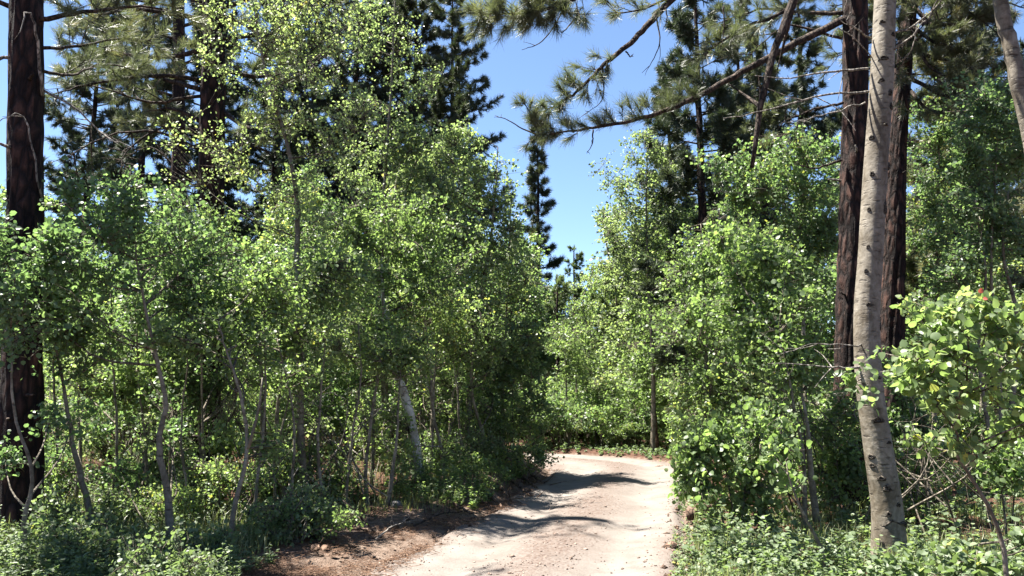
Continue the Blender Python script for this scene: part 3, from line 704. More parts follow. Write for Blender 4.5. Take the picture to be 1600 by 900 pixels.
aspen('straight grey aspen stem crossed by the fork of a bent sapling', [(402, 430), (405, 540), (410, 640), (416, 780)], 11.4, 15,
      [(410, 430, 70, 50), (460, 470, 60, 45), (350, 400, 50, 40)], ntips=324, k=18, size=0.048, leaf='aspen', seed=206)
aspen('slim aspen with rusty brown foot beside the tall yellow green one', [(450, 470), (442, 560), (432, 650), (440, 740), (447, 815)], 10.2, 13,
      [(470, 470, 70, 50), (520, 430, 60, 50), (440, 520, 60, 40)], ntips=351, k=18, size=0.048, leaf='aspen', seed=207, tpl=LEAF6)
aspen('slim upright aspen between the crooked aspen and the bent sapling', [(300, 380), (306, 480), (312, 640), (322, 795)], 10.8, 13,
      [(300, 420, 70, 50), (270, 490, 60, 50), (340, 360, 60, 50)], ntips=337, k=18, size=0.048, leaf='aspen', seed=208)
aspen('aspen with bright white sunlit lower trunk behind the roadside weeds', [(596, 400), (602, 480), (618, 570), (640, 645), (655, 760)], 12.3, 24,
      [(600, 420, 90, 55), (680, 410, 80, 55), (540, 400, 70, 50), (620, 480, 90, 45), (570, 340, 70, 50), (660, 345, 60, 45)], ntips=594, k=20, size=0.053, leaf='aspen', bark='aspen_white', seed=209, nlimb=24)
aspen('leaning aspen with thin dark trunk and pale feathery crown', [(778, 230), (772, 340), (762, 420), (745, 490), (735, 600), (730, 735)], 15.5, 14,
      [(715, 250, 55, 50), (770, 300, 50, 70), (700, 330, 60, 55), (740, 390, 70, 50), (800, 390, 45, 60), (660, 290, 50, 50), (720, 205, 35, 25)], ntips=648, k=20, size=0.058, leaf='aspen_pale', seed=210, nlimb=24)
for q, (lab, tr, d, w, lb, mt) in enumerate([
        ('slim dark sapling at the lip of the litter covered bank', [(628, 560), (622, 640), (618, 710), (603, 800)], 10.9, 9, [(630, 560, 55, 45), (590, 540, 50, 40)], 'aspen'),
        ('short dark sapling stem among tall weeds by the white trunk', [(590, 560), (585, 640), (580, 775)], 12.0, 8, [(560, 540, 55, 40), (600, 520, 50, 40)], 'aspen'),
        ('sapling with wavy stem next to the bright white trunk', [(690, 470), (682, 560), (676, 660), (672, 760)], 13.2, 8, [(700, 480, 60, 45), (660, 520, 55, 45), (720, 540, 45, 40)], 'aspen'),
        ('thin curved sapling in front of the shady roadside thicket', [(735, 520), (708, 600), (702, 680), (705, 745)], 14.0, 8, [(740, 500, 60, 45), (700, 460, 60, 45), (770, 540, 45, 45)], 'aspen'),
        ('spindly aspen pair in the shady roadside thicket', [(795, 430), (790, 540), (786, 640), (782, 715)], 16.0, 11, [(800, 450, 50, 50), (760, 470, 55, 45), (820, 520, 40, 55), (780, 560, 50, 50)], 'aspen_deep'),
        ('slim grey stem near the pale boulder and fallen log', [(205, 560), (195, 640), (190, 720), (193, 805)], 11.0, 9, [(200, 560, 60, 45), (160, 520, 50, 40)], 'aspen'),
        ('lopsided sapling with twin shoots near the pale boulder', [(222, 600), (232, 680), (214, 760), (212, 830)], 10.0, 8, [(230, 590, 60, 45), (180, 610, 50, 40)], 'aspen'),
        ('slender stem behind the wavy pale stem of the crooked aspen', [(268, 540), (270, 640), (266, 720), (272, 820)], 10.4, 12, [(270, 540, 60, 40), (310, 590, 50, 40)], 'aspen_deep')]):
    aspen(lab, tr, d, w, lb, ntips=310, k=18, size=0.051, leaf=mt, seed=230 + q, nlimb=10)

# ------------------------------------------------------------------ the thick pale aspen and its neighbours
d = 7.45
tr = [(1390, -140), (1384, -30), (1379, 100), (1369, 250), (1360, 400), (1354, 500), (1358, 600), (1372, 700), (1387, 800), (1388, 880)]
pts = [P(x, y, d) for x, y in tr]; ft = pts[-1].copy(); ft[2] = g1(ft[0], ft[1]) - .08; pts[-1] = ft
up_ = pts[0] + nrm(pts[0] - pts[1]) * 2.2; pts = (pts[::-1] + [up_])
c = crv(pts, 130); k_ = d / FPX / 2
rr = np.interp(c[:, 2], [-.1, .2, .6, 1.5, 3.0, 5.2, 8.0], np.array([66, 51, 45, 40, 37, 35, 28]) * k_)
rt = empty('aspen_tree', ft); tag(rt, 'thick pale aspen trunk with black knot scars and a dark ring near its foot', 'tree')
mb = MB(); tube(mb, c, rr, 36, .035, 12, ridge=5); tk = mb.build('trunk', M['aspen_bark'], rt, True, ft)
def knot(px, py, w, h, parent=tk):
    z = P(px, py, d)[2]; i = np.abs(c[:, 2] - z).argmin(); ctr = c[i]; r0 = rr[i]
    k = d / FPX; x = P(px, py, d)[0] - ctr[0]; x = float(np.clip(x, -r0 * .98, r0 * .98)); th = math.asin(x / r0)
    nv = np.array([math.sin(th), -math.cos(th), 0]); tv = np.array([math.cos(th), math.sin(th), 0]); zv = np.array([0, 0, 1.])
    cen = ctr + nv * r0 * .985; cen[2] = z; m = MB(); A = np.linspace(0, 2 * PI, 12, endpoint=False); V = []; n_ = 12
    r = np.random.default_rng(int(px * 7 + py)); wob = 1 + r.normal(size=n_) * .12
    for s, h_ in ((1, -.004), (.8, .010), (.5, .014), (.22, .004)):
        for q, a in enumerate(A):
            V.append(cen + tv * math.cos(a) * w * k * .5 * s * wob[q] + zv * (math.sin(a) * h * k * .5 * s - abs(math.cos(a)) ** 2 * h * k * .22 * s) * wob[q] + nv * (h_ - (1 - math.sqrt(max(0, 1 - min(1, (math.cos(a) * w * k * .5 * s / r0) ** 2)))) * r0))
    F = []
    for s in range(3):
        for q in range(n_): F.append([s * n_ + q, s * n_ + (q + 1) % n_, (s + 1) * n_ + (q + 1) % n_, (s + 1) * n_ + q])
    m.add(np.array(V), [np.array(F), np.arange(3 * n_, 4 * n_)[None]]); m.build('knot', M['knot'], parent, True, ft)
for a in [(1372, 97, 18, 9), (1370, 131, 13, 9), (1357, 218, 10, 9), (1384, 150, 10, 12), (1386, 170, 9, 14), (1390, 260, 16, 16), (1377, 325, 14, 26), (1381, 362, 10, 12), (1356, 275, 9, 9), (1352, 330, 8, 8), (1350, 388, 7, 8),
          (1349, 477, 9, 8), (1372, 510, 16, 16), (1347, 425, 8, 8), (1362, 655, 22, 10), (1356, 712, 17, 9), (1358, 726, 15, 8), (1368, 745, 14, 9), (1376, 760, 13, 12), (1393, 785, 8, 8), (1378, 800, 10, 10), (1370, 845, 9, 6),
          (1372, 40, 12, 7), (1388, 60, 8, 8), (1376, 200, 9, 5), (1365, 590, 12, 6), (1380, 690, 10, 6)]: knot(*a)
m = MB(); zc_ = P(1388, 815, d)[2]; i = np.abs(c[:, 2] - zc_).argmin(); A = np.linspace(-2.4, .9, 22)
ring = np.array([c[i] + np.array([math.cos(a) * rr[i] * .99, math.sin(a) * rr[i] * .99, .02 * math.sin(a * 3) + .01 * math.cos(a * 7)]) for a in A])
tube(m, ring, .017 * (1 + .5 * np.sin(A * 5)) * np.sin(np.linspace(.25, PI - .25, 22)), 7, .3, 4); m.build('bark_ring', M['knot'], tk, True, ft)
for q, (b, r0, mt) in enumerate([([(1357, 107), (1300, 112), (1225, 122), (1180, 118)], .013, 'dead_wood'), ([(1357, 143), (1290, 148), (1200, 172), (1130, 185)], .013, 'dead_wood'), ([(1352, 160), (1290, 178), (1230, 192)], .01, 'dead_wood'),
                             ([(1385, 55), (1430, 40), (1470, 0), (1490, -40)], .012, 'dead_wood'), ([(1380, 88), (1420, 60), (1455, 20), (1475, -30)], .012, 'dead_wood'), ([(1405, 105), (1425, 75), (1432, 40)], .008, 'dead_wood'),
                             ([(1350, 572), (1325, 575), (1280, 572), (1200, 568)], .015, 'dead_wood'), ([(1352, 535), (1330, 540), (1270, 538), (1215, 555)], .008, 'dead_wood'), ([(1354, 590), (1330, 600), (1315, 625)], .008, 'dead_wood'),
                             ([(1362, 60), (1330, 40), (1318, 20), (1326, -10)], .009, 'dead_wood'), ([(1362, 90), (1335, 60), (1310, 45), (1300, 60)], .007, 'dead_wood')]):
    bare(rt, ft, [P(x, y, d - .12 * (kk > 0) - .05 * kk) for kk, (x, y) in enumerate(b)], r0, 300 + q, mat=mt, subs=3, jit=.006)
r_ = np.random.default_rng(77); tips = lobe_tips([px_lobe(1335, 590, 22, 26, 7.15, 1, .2), px_lobe(1350, 612, 28, 14, 7.1, 1, .12)], 16, r_)
pos, Y, N, sz, ti = spray_leaves(tips, rdir(len(tips), r_), 5, .12, .062, r_)
lv = []
for q in range(5):
    q_ = MB(); leaves(q_, np.zeros((1, 3)), np.array([[0, 1., 0]]), np.array([[0, 0, 1.]]), 1.0, np.array([.12 + .19 * q]), LEAF8); lv.append(q_.mesh('leaf', M['aspen']))
add_leaf_objects(rt, (pos - ft, Y, N, sz, ti), lv)
# crown of the thick aspen, above the frame
tips = lobe_tips([(c[-1] + np.array([0, 0, .6]), (1.3, 1.3, 1.2), 1), (c[-1] + np.array([.9, .3, -.5]), (.9, .9, .7), 1)], 200, r_)
wd = MB(); a0 = c[r_.integers(112, 130, len(tips))]; sticks(wd, a0, tips, .01, .003); wd.build('branches', M['twig'], rt, True, ft)['kind'] = 'stuff'
pos, Y, N, sz, ti = spray_leaves(tips, rdir(len(tips), r_), 13, .25, .06, r_); lm = MB(); leaves(lm, pos, Y, N, sz, ti); q_ = lm.build('crown', M['aspen'], rt, False, ft); q_['kind'] = 'stuff'

aspen('pale aspen trunk leaning out over the big leaved sapling', [(1552, -120), (1563, 0), (1578, 70), (1600, 170), (1640, 330), (1690, 600), (1720, 980)], 6.2, 34,
      [(1590, -120, 70, 60), (1480, -150, 80, 60), (1690, 100, 50, 60)], ntips=150, k=18, size=0.051, leaf='aspen', bark='aspen_bark', seed=260, top_taper=.75, tpl=LEAF6, sides=20)
sap = aspen('big leaved aspen sapling spreading a sunlit bough beside the thick pale trunk', [(1545, 500), (1530, 560), (1500, 640), (1482, 690), (1520, 750), (1560, 830), (1575, 920)], 5.0, 11,
      [(1480, 500, 85, 42, 4.9), (1430, 560, 55, 45, 4.8), (1520, 560, 80, 45, 4.7), (1580, 520, 50, 45, 4.9), (1450, 610, 60, 35, 4.9), (1570, 620, 60, 40, 4.8), (1490, 470, 60, 22, 5.0), (1500, 690, 40, 18, 4.9), (1590, 680, 30, 30, 4.9)],
      ntips=290, k=9, size=.047, twig=.16, leaf='aspen', seed=261, tpl=LEAF8, keep=300, nlimb=22, name='aspen_sapling', up=.35)
bare(sap, np.array(sap.location), [P(1600, 505, 4.9), P(1565, 482, 4.9), P(1528, 462, 4.85)], .008, 350, mat='twig', jit=.004)
q_ = MB(); leaves(q_, np.zeros((1, 3)), np.array([[0, 1., 0]]), np.array([[0, 0, 1.]]), 1.0, np.array([.6]), LEAF8); rm = q_.mesh('leaf', M['red_leaf'])
pos = np.array([P(1531, 458, 4.83), P(1524, 464, 4.82), P(1536, 466, 4.84)]) - np.array(sap.location)
add_leaf_objects(sap, (pos, np.array([[.3, -.2, .9], [-.8, -.2, .2], [.6, -.3, -.2]]), np.array([[0, -1., .3], [.2, -.8, .6], [0, -1, .2]]), np.array([.034, .03, .026]), np.array([.5, .5, .5])), [rm])
for o in list(sap.children)[-3:]: o['label'] = 'small red leaf on the sunlit bough'

aspen('two stemmed aspen rising from the roadside bush beside the thick trunk', [(1218, 520), (1226, 570), (1240, 650), (1252, 720), (1256, 790)], 9.2, 13,
      [(1180, 440, 75, 55, 9.9), (1245, 480, 50, 50, 9.5), (1130, 480, 65, 45, 10.3), (1200, 540, 60, 45, 9.5), (1250, 570, 45, 45, 9.3), (1160, 390, 60, 45, 10.4)], ntips=567, k=20, size=0.053, leaf='shrub', seed=262, tpl=LEAF6, extra=[([(1276, 815), (1266, 730), (1262, 670), (1252, 610)], 12)], nlimb=22)
aspen('thin bare sapling leaning over the ground cover', [(1228, 720), (1240, 765), (1262, 815), (1285, 860), (1294, 905)], 6.9, 10, [(1215, 700, 30, 22), (1240, 740, 26, 18)], ntips=22, k=9, size=.055, leaf='shrub', seed=263, tpl=LEAF6, nlimb=5)
aspen('bright green aspen beyond the roadside bush, crown over the bend', [(1095, 350), (1100, 450), (1104, 560), (1100, 700)], 13.5, 14,
      [(1090, 440, 70, 60), (1140, 380, 65, 60), (1060, 500, 55, 50), (1120, 520, 70, 50), (1180, 480, 60, 50), (1090, 590, 60, 40)], ntips=594, k=20, size=0.055, leaf='aspen', seed=264, nlimb=22)
aspen('loose blue green aspen at the bend below the clear sky', [(1012, 215), (1010, 330), (1012, 450), (1018, 560), (1020, 697)], 20.5, 12,
      [(1010, 250, 45, 40), (960, 290, 40, 35), (1050, 270, 45, 45), (990, 350, 55, 45), (1050, 350, 45, 45), (960, 400, 40, 40), (1020, 430, 60, 50), (1000, 215, 25, 25)], ntips=621, k=18, size=0.066, leaf='aspen_pale', seed=265, nlimb=24, bark='aspen_young')
aspen('deep green aspen in front of the dark red pine trunk', [(1255, 250), (1252, 360), (1256, 500), (1262, 740)], 12.5, 13,
      [(1230, 250, 70, 50), (1270, 320, 55, 55), (1200, 320, 60, 55), (1150, 280, 55, 50), (1240, 400, 60, 50), (1290, 400, 30, 60)], ntips=621, k=20, size=0.055, leaf='aspen_deep', seed=266, nlimb=24)
aspen('shaded aspen thicket stem right behind the second dark pine', [(1470, 150), (1466, 300), (1462, 450), (1458, 735)], 13.8, 15,
      [(1460, 200, 60, 60), (1500, 280, 65, 60), (1440, 320, 40, 70), (1490, 380, 70, 50), (1540, 200, 60, 60), (1470, 460, 60, 40)], ntips=702, k=20, size=0.056, leaf='aspen_deep', seed=267, nlimb=24)
aspen('shaded aspen with pale thin stems above the big leaved sapling', [(1560, 180), (1552, 300), (1545, 420), (1560, 560), (1566, 770)], 10.5, 11,
      [(1560, 170, 60, 60), (1590, 260, 40, 60), (1530, 330, 55, 45), (1580, 370, 50, 45), (1510, 240, 45, 45), (1500, 420, 50, 30)], ntips=580, k=20, size=0.051, leaf='aspen_deep', seed=268, nlimb=22,
      extra=[([(1566, 770), (1590, 520), (1568, 400), (1575, 300)], 8), ([(1560, 765), (1530, 560), (1540, 430), (1525, 330)], 7)])

# ------------------------------------------------------------------ shrubs traced from the photograph
def shrub(label, stems, d, lobes, ntips, leaf, seed, size=.05, k=14, group=None, tpl=LEAF4, name='shrub', keep=0):
    b0 = P(*stems[0], d); foot = b0.copy(); foot[2] = g1(foot[0], foot[1]) - .05
    pts = [foot, (foot + P(*stems[1], d)) / 2 + np.array([.02, 0, 0]), P(*stems[1], d)]
    ex = [([foot + np.array([.05 * (q + 1) * (-1) ** q, .04, 0]), (foot + P(*s, d)) / 2, P(*s, d)], [.012, .004]) for q, s in enumerate(stems[2:])]
    L = [px_lobe(*l) if len(l) >= 5 else px_lobe(*l, d) for l in lobes]
    root = make_broadleaf(name, pts, [.014, .011, .005], L, ntips, k, size, .17, (M['twig'], M[leaf]), seed, tpl, nlimb=14, extra_stems=ex, origin=foot, sides=6, keep=keep)
    return tag(root, label, 'shrub', group)
shrub('broad bright roadside bush overhanging the dirt road edge', [(1150, 800), (1120, 680), (1180, 660), (1090, 720)], 9.0, [(1110, 680, 55, 50), (1170, 660, 60, 50), (1090, 740, 40, 50), (1150, 740, 70, 50), (1215, 700, 45, 50), (1080, 780, 30, 30), (1200, 770, 50, 40)], 420, 'shrub', 401, size=.058, tpl=LEAF6)
shrub('dense bush behind the broad roadside bush at the bend', [(1080, 740), (1070, 640), (1110, 620)], 13.0, [(1070, 640, 45, 50), (1120, 610, 60, 50), (1060, 690, 25, 30), (1180, 600, 60, 50)], 320, 'aspen', 402, size=.058)
shrub('bright low bush crowning the overhanging bank lip', [(820, 740), (830, 705), (800, 710)], 14.6, [(825, 715, 40, 22), (785, 730, 40, 25), (850, 712, 16, 18), (760, 715, 35, 25)], 260, 'shrub', 403, size=.05)
shrub('dark leafy thicket shading the bank by the bend', [(800, 730), (800, 600), (830, 590), (760, 610)], 15.6, [(800, 600, 50, 60), (840, 640, 28, 55), (760, 620, 50, 50), (815, 540, 40, 45), (720, 650, 40, 40)], 480, 'aspen_deep', 404, size=.06)
shrub('weedy green bush under the leaning dark trunk', [(700, 770), (690, 700), (730, 710)], 13.2, [(700, 735, 45, 24), (745, 735, 40, 26)], 170, 'shrub', 405, size=.045)
shrub('dusty green bush on the slope below the rusty stem', [(450, 870), (440, 800), (480, 810)], 8.6, [(450, 820, 50, 30), (500, 790, 40, 30), (400, 840, 50, 30)], 230, 'cover', 406, size=.042)
shrub('leafy undergrowth bush beside the wavy pale stem', [(310, 900), (300, 830), (340, 850)], 7.7, [(310, 850, 50, 30), (350, 870, 40, 25), (230, 860, 45, 28)], 220, 'cover', 407, size=.042, tpl=LEAF6)
shrub('pale weedy bush between the pine and the leaning dark stem', [(100, 910), (95, 840), (130, 860)], 7.4, [(100, 860, 40, 30), (150, 880, 40, 22), (80, 800, 25, 30)], 190, 'cover', 408, size=.042, tpl=LEAF6)
shrub('leafy brush in front of the tangle of dead twigs', [(540, 800), (530, 720), (560, 730)], 11.0, [(540, 755, 45, 25), (500, 745, 45, 30)], 150, 'shrub', 409, size=.045)
shrub('shaded bush at the foot of the second dark pine', [(1440, 790), (1430, 700), (1460, 710)], 9.6, [(1440, 720, 50, 40), (1500, 740, 45, 35), (1420, 760, 40, 25)], 230, 'shrub', 410, size=.05)
shrub('big leaved shrub at the foot of the thick pale trunk', [(1500, 930), (1480, 860), (1530, 850)], 5.9, [(1480, 882, 50, 18), (1550, 880, 50, 20), (1595, 850, 22, 30), (1450, 895, 30, 14)], 90, 'cover', 411, size=.055, k=9, tpl=LEAF8, keep=220)
shrub('arching bush against the shade below the big leaved sapling', [(1570, 830), (1560, 740), (1590, 720)], 7.6, [(1565, 720, 40, 32), (1590, 690, 30, 30)], 130, 'shrub', 412, size=.05, tpl=LEAF6)
shrub('dark bush at the far edge of the bend', [(985, 700), (975, 670), (1000, 660)], 21.8, [(980, 675, 30, 20), (1005, 660, 25, 25), (960, 680, 20, 14)], 180, 'aspen_deep', 413, size=.06)

r_ = np.random.default_rng(9)
UND = [('ragged bush between the thick reddish pine and the leaning dark stem', 60, 8.8), ('sprawling bush in front of the pale boulder', 175, 8.6),
       ('bushy clump behind the forked sapling', 345, 9.4), ('leafy clump under the slim upright aspen', 290, 9.6), ('bushy clump at the foot of the straight grey aspen', 420, 10.3), ('leafy clump by the foot of the tall yellow green aspen', 485, 9.8),
       ('tall weedy bush under the wavy stemmed sapling', 690, 12.9),
       ('round bush at the mouth of the shady roadside thicket', 745, 14.2), ('small bush at the foot of the slender stem', 255, 8.9), ('scruffy bush between the crooked aspen and the pale boulder', 130, 7.2),
       ('low bush at the weedy slope by the dead stick', 470, 8.4), ('dusty bush in the weeds before the crooked aspen', 250, 6.5)]
for q, (lab, px, d) in enumerate(UND):
    x = (px - 800) / FPX * d; z0 = g1(x, d); h = r_.uniform(.25, .5) if d < 8.7 else r_.uniform(.35, .75); gp = lambda zz: float(pix(np.array([x, d, z0 + zz]))[1]); k = FPX / d
    lb = [(px + r_.normal() * .18 * k, gp(h * r_.uniform(.45, .9)), .3 * k, .2 * k) for _ in range(4)] + [(px, gp(h * .35), .38 * k, .2 * k)]
    shrub(lab, [(px, gp(0)), (px + r_.normal() * 8, gp(h)), (px - .2 * k, gp(h * .8)), (px + .22 * k, gp(h * .75))], d, lb, int(190 + 40 * r_.uniform()), ['shrub', 'cover', 'aspen', 'cover'][q % 4], 430 + q, size=.032, k=14, tpl=LEAF6)

r_ = np.random.default_rng(19)
SLIM = [('hair thin sapling right beside the thick reddish pine', 78, 9.0), ('slim sapling with few leaves by the dark leaning stem', 118, 9.6), ('slim sapling rising beside the pale boulder', 172, 9.3), ('slim sapling just before the crooked aspen', 235, 9.7),
        ('slim sapling between the crooked aspen and the slender stem', 286, 9.0), ('slim sapling beside the slim upright aspen', 332, 9.8), ('slim sapling in the fork gap of the bent sapling', 395, 9.2), ('slim sapling close by the straight grey aspen', 425, 9.9),
        ('slim sapling at the rusty footed aspen', 458, 9.5), ('slim sapling in front of the tall yellow green aspen', 500, 9.9), ('slim sapling in front of the dead twig tangle', 540, 10.6), ('slim sapling at the end of the dead twig tangle', 575, 11.0),
        ('slim sapling a step past the bright white trunk', 678, 12.8), ('slim sapling before the thin curved sapling', 690, 12.8), ('slim sapling under the leaning dark trunk', 722, 13.6), ('slim sapling on the lip near the shady thicket', 752, 14.4)]
for q, (lab, px, d) in enumerate(SLIM):
    x = (px - 800) / FPX * d; b = float(pix(np.array([x, d, g1(x, d)]))[1]); t = r_.uniform(440, 560); dx = np.cumsum(r_.normal(size=4) * 9)
    aspen(lab, [(px + dx[3], t), (px + dx[2], t * .7 + b * .3), (px + dx[1], t * .4 + b * .6), (px + dx[0] * .5, t * .15 + b * .85), (px, b)], d, r_.uniform(6, 10), [(px + dx[3] + r_.normal() * 25, t + r_.uniform(-20, 60), 38, 30) for _ in range(2)],
          ntips=85, k=12, size=.05, leaf=['aspen', 'aspen_pale', 'shrub'][q % 3], seed=700 + q, nlimb=9, top_taper=.3, bark='aspen_young')

shrub('leafy bush hiding the foot of the dark red pine', [(1310, 800), (1305, 690), (1330, 700)], 9.9, [(1310, 700, 40, 45), (1340, 740, 35, 40), (1290, 760, 35, 35), (1320, 640, 30, 35)], 260, 'shrub', 414, size=.05)
shrub('leafy bush hiding the foot of the second dark pine', [(1420, 780), (1410, 640), (1440, 650)], 10.8, [(1420, 650, 40, 45), (1400, 590, 30, 40), (1450, 690, 40, 35)], 220, 'aspen_deep', 415, size=.055)
# ------------------------------------------------------------------ prototypes for the forest behind, then copies
def proto_aspen(name, H, seed, leaf, n=420, size=.085, zc=.28, wide=.2, bark='aspen_young'):
    r = np.random.default_rng(seed); pts = [np.array([0, 0, -.1])]
    for q in range(1, 6): pts.append(np.array([r.normal() * .05 * q, r.normal() * .05 * q, H * q / 5]))
    lobes = []
    for q in range(11):
        z = H * (zc + (1.0 - zc) * (q + .5) / 11); a = r.uniform(0, 2 * PI); rad = H * wide * (1.15 - .75 * (z / H - zc) / (1 - zc)) ; off = rad * r.uniform(.25, .75)
        lobes.append((np.array([math.cos(a) * off, math.sin(a) * off, z]), (rad * .62, rad * .62, H * .075), 1))
    rt = make_broadleaf(name, pts, np.linspace(1, .25, 6) * H * .0095, lobes, n, 18, size, .26, (M[bark], M[leaf]), seed, nlimb=22, origin=(0, 0, 0), sides=7)
    return rt
def proto_shrub(name, H, seed, leaf, n=200, size=.06, wide=.55):
    r = np.random.default_rng(seed); pts = [np.array([0, 0, -.08]), np.array([.03, 0, H * .4]), np.array([.05, .02, H * .85])]
    ex = []; lobes = []
    for q in range(5):
        a = 2 * PI * q / 5 + r.uniform(-.4, .4); e = np.array([math.cos(a) * H * wide * .6, math.sin(a) * H * wide * .6, H * r.uniform(.5, .85)])
        ex.append(([np.array([math.cos(a) * .05, math.sin(a) * .05, -.05]), e * .5 + np.array([0, 0, .08 * H]), e], [.014, .004]))
        lobes.append((e, (H * .28, H * .28, H * .22), 1))
    lobes.append((np.array([0, 0, H * .8]), (H * .3, H * .3, H * .22), 1)); lobes.append((np.array([0, 0, H * .4]), (H * wide * .7, H * wide * .7, H * .2), 1))
    return make_broadleaf(name, pts, [.016, .012, .005], lobes, n, 14, size, .2, (M['twig'], M[leaf]), seed, nlimb=10, extra_stems=ex, origin=(0, 0, 0), sides=5)

SKY = np.array([[-400, 120], [0, 240], [100, 270], [240, 300], [300, 220], [400, 140], [600, 90], [700, 180], [750, 215], [790, 235], [808, 330], [850, 410], [915, 440], [938, 320], [955, 235], [1060, 220], [1150, 200], [1250, 180], [1330, 120], [1430, 40], [1600, -20], [2000, -60]])
def sky_h(x, y, jit):
    px = 800 + FPX * x / y
    yy = np.interp(px, SKY[:, 0], SKY[:, 1]) + jit
    return P(px, yy, y)[2], px

PA = {k: [] for k in ('aspen', 'aspen_pale', 'aspen_deep')}
for q, (lf, H) in enumerate([('aspen', 6.5), ('aspen', 7.2), ('aspen_pale', 7.0), ('aspen_deep', 6.5), ('aspen_deep', 7.5), ('aspen_pale', 6.0)]):
    PA[lf].append((proto_aspen('aspen_tree', H, 500 + q, lf, n=520, size=.075), H))
PS = [(proto_shrub('shrub', 1.5, 520 + q, lf, n=190), 1.5) for q, lf in enumerate(['shrub', 'aspen', 'aspen_deep', 'shrub'])]
used = set(); GROUP_OF = {}
def place(proto, H, x, y, h, label, cat, group, wide=1.0, rz=None):
    group = GROUP_OF.setdefault(label, group)
    sc = h / H; rz = rng.uniform(0, 2 * PI) if rz is None else rz
    loc = (x, y, g1(x, y)); s3 = (sc * wide, sc * wide, sc)
    if proto.name not in used:
        used.add(proto.name); proto.location = loc; proto.rotation_euler = (0, 0, rz); proto.scale = s3; o = proto
    else: o = copy_tree(proto, loc, rz, s3)
    return tag(o, label, cat, group)

LM = [(40, 'the thick reddish pine'), (155, 'the pale boulder'), (240, 'the crooked aspen'), (330, 'the boughed dark pine'), (405, 'the straight grey aspen'), (470, 'the tall yellow green aspen'), (560, 'the dead twig tangle'),
      (650, 'the bright white trunk'), (735, 'the leaning dark trunk'), (800, 'the shady roadside thicket'), (842, 'the narrow dark spire'), (896, 'the small pale conifer'), (970, 'the arching stem'), (1022, 'the brown trunked tree'),
      (1100, 'the broad roadside bush'), (1165, 'the hanging dead limb'), (1255, 'the two stemmed aspen'), (1335, 'the dark red pine'), (1405, 'the second dark pine'), (1490, 'the big leaved sapling'), (1580, 'the leaning pale trunk')]
def where(x, y):
    px = 800 + FPX * x / y; lm = min(LM, key=lambda a: abs(a[0] - px))[1]
    return ('close behind ' if y < 16 else 'some way behind ' if y < 24 else 'well behind ' if y < 36 else 'far behind ') + lm
def size_word(h, a, b): return 'short' if h < a else ('mid sized' if h < b else 'tall')
LEAFW = {'aspen': 'green', 'aspen_pale': 'pale yellow green', 'aspen_deep': 'deep green'}
SIDE = {'L': 'behind the bank', 'R': 'behind the thick pale trunk', 'C': 'beyond the bend'}
pts_ = []
def free(x, y, md):
    for a, b in pts_:
        if (a - x) ** 2 + (b - y) ** 2 < md * md: return False
    pts_.append((x, y)); return True
def forest(n, ylo, yhi, md, hmin, hmax, jit, lo=-330, hi=1950):
    k = 0; tries = 0
    while k < n and tries < n * 40:
        tries += 1
        y = rng.uniform(ylo, yhi); px = rng.uniform(lo, hi); x = (px - 800) / FPX * y
        off, s = road_sd(np.array([x]), np.array([y]))
        if abs(off[0]) < 2.3: continue
        if 690 < px < 835 and 17 < y < 27: continue
        if not free(x, y, md): continue
        side = 'L' if px < 830 else ('R' if px > 1060 else 'C')
        if side == 'C' and y < 26: continue
        h, _ = sky_h(x, y, rng.uniform(*jit)); h = h - g1(x, y)
        if h < hmin: pts_.pop(); continue
        h = min(h, hmax * rng.uniform(.8, 1.1))
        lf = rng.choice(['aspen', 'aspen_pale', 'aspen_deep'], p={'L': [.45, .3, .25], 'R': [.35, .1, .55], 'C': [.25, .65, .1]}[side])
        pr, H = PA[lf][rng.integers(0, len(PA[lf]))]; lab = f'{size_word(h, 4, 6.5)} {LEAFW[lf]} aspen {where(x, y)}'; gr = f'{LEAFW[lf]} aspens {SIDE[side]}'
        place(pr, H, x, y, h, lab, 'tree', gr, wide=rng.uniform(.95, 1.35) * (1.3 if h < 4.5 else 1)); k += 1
forest(20, 14.5, 22, 1.8, 2.6, 6.8, (10, 190), -40, 1700)
forest(46, 22, 36, 1.9, 3, 8.5, (0, 120), -150, 1850)
forest(40, 36, 62, 2.6, 3, 10, (20, 140), -150, 1750)
forest(5, 28, 35, 1.4, 2.4, 6.5, (0, 60), 840, 1060)
forest(6, 26, 31, 1.0, 2.4, 8, (0, 40), 935, 1060)
forest(5, 28, 34, 1.2, 2.4, 8, (0, 40), 730, 840)
forest(16, 22, 46, 2.4, 3, 8, (40, 160), -520, -60)
forest(10, 18, 40, 2.4, 3, 9, (0, 120), 1700, 2050)
pts_ = []
def shrubs(n, ylo, yhi, md, hlo, hhi, lo=-250, hi=1850):
    k = 0; tries = 0
    while k < n and tries < n * 40:
        tries += 1
        y = rng.uniform(ylo, yhi); px = rng.uniform(lo, hi); x = (px - 800) / FPX * y
        off, s = road_sd(np.array([x]), np.array([y]))
        if abs(off[0]) < 2.1 or not free(x, y, md): continue
        side = 'L' if px < 850 else ('R' if px > 1050 else 'C')
        if side == 'C' and y < 21.5: continue
        if 500 < px < 700 and y < 14.5: continue
        if 1400 < px < 1620 and y < 14 and rng.uniform() < .75: continue
        qi = rng.integers(0, len(PS)); pr, H = PS[qi]; h = rng.uniform(hlo, hhi)
        lab = f"{size_word(h, 1.4, 2.1)} {['bright leafy', 'green', 'deep green', 'dense bright'][qi]} shrub {where(x, y)}"
        place(pr, H, x, y, h, lab, 'shrub', 'shrubs ' + SIDE[side], wide=rng.uniform(.9, 1.4)); k += 1
shrubs(30, 12, 18.5, 1.1, .9, 1.8, -200, 850)
shrubs(14, 10.8, 13, 1.0, .45, .9, -200, 500)
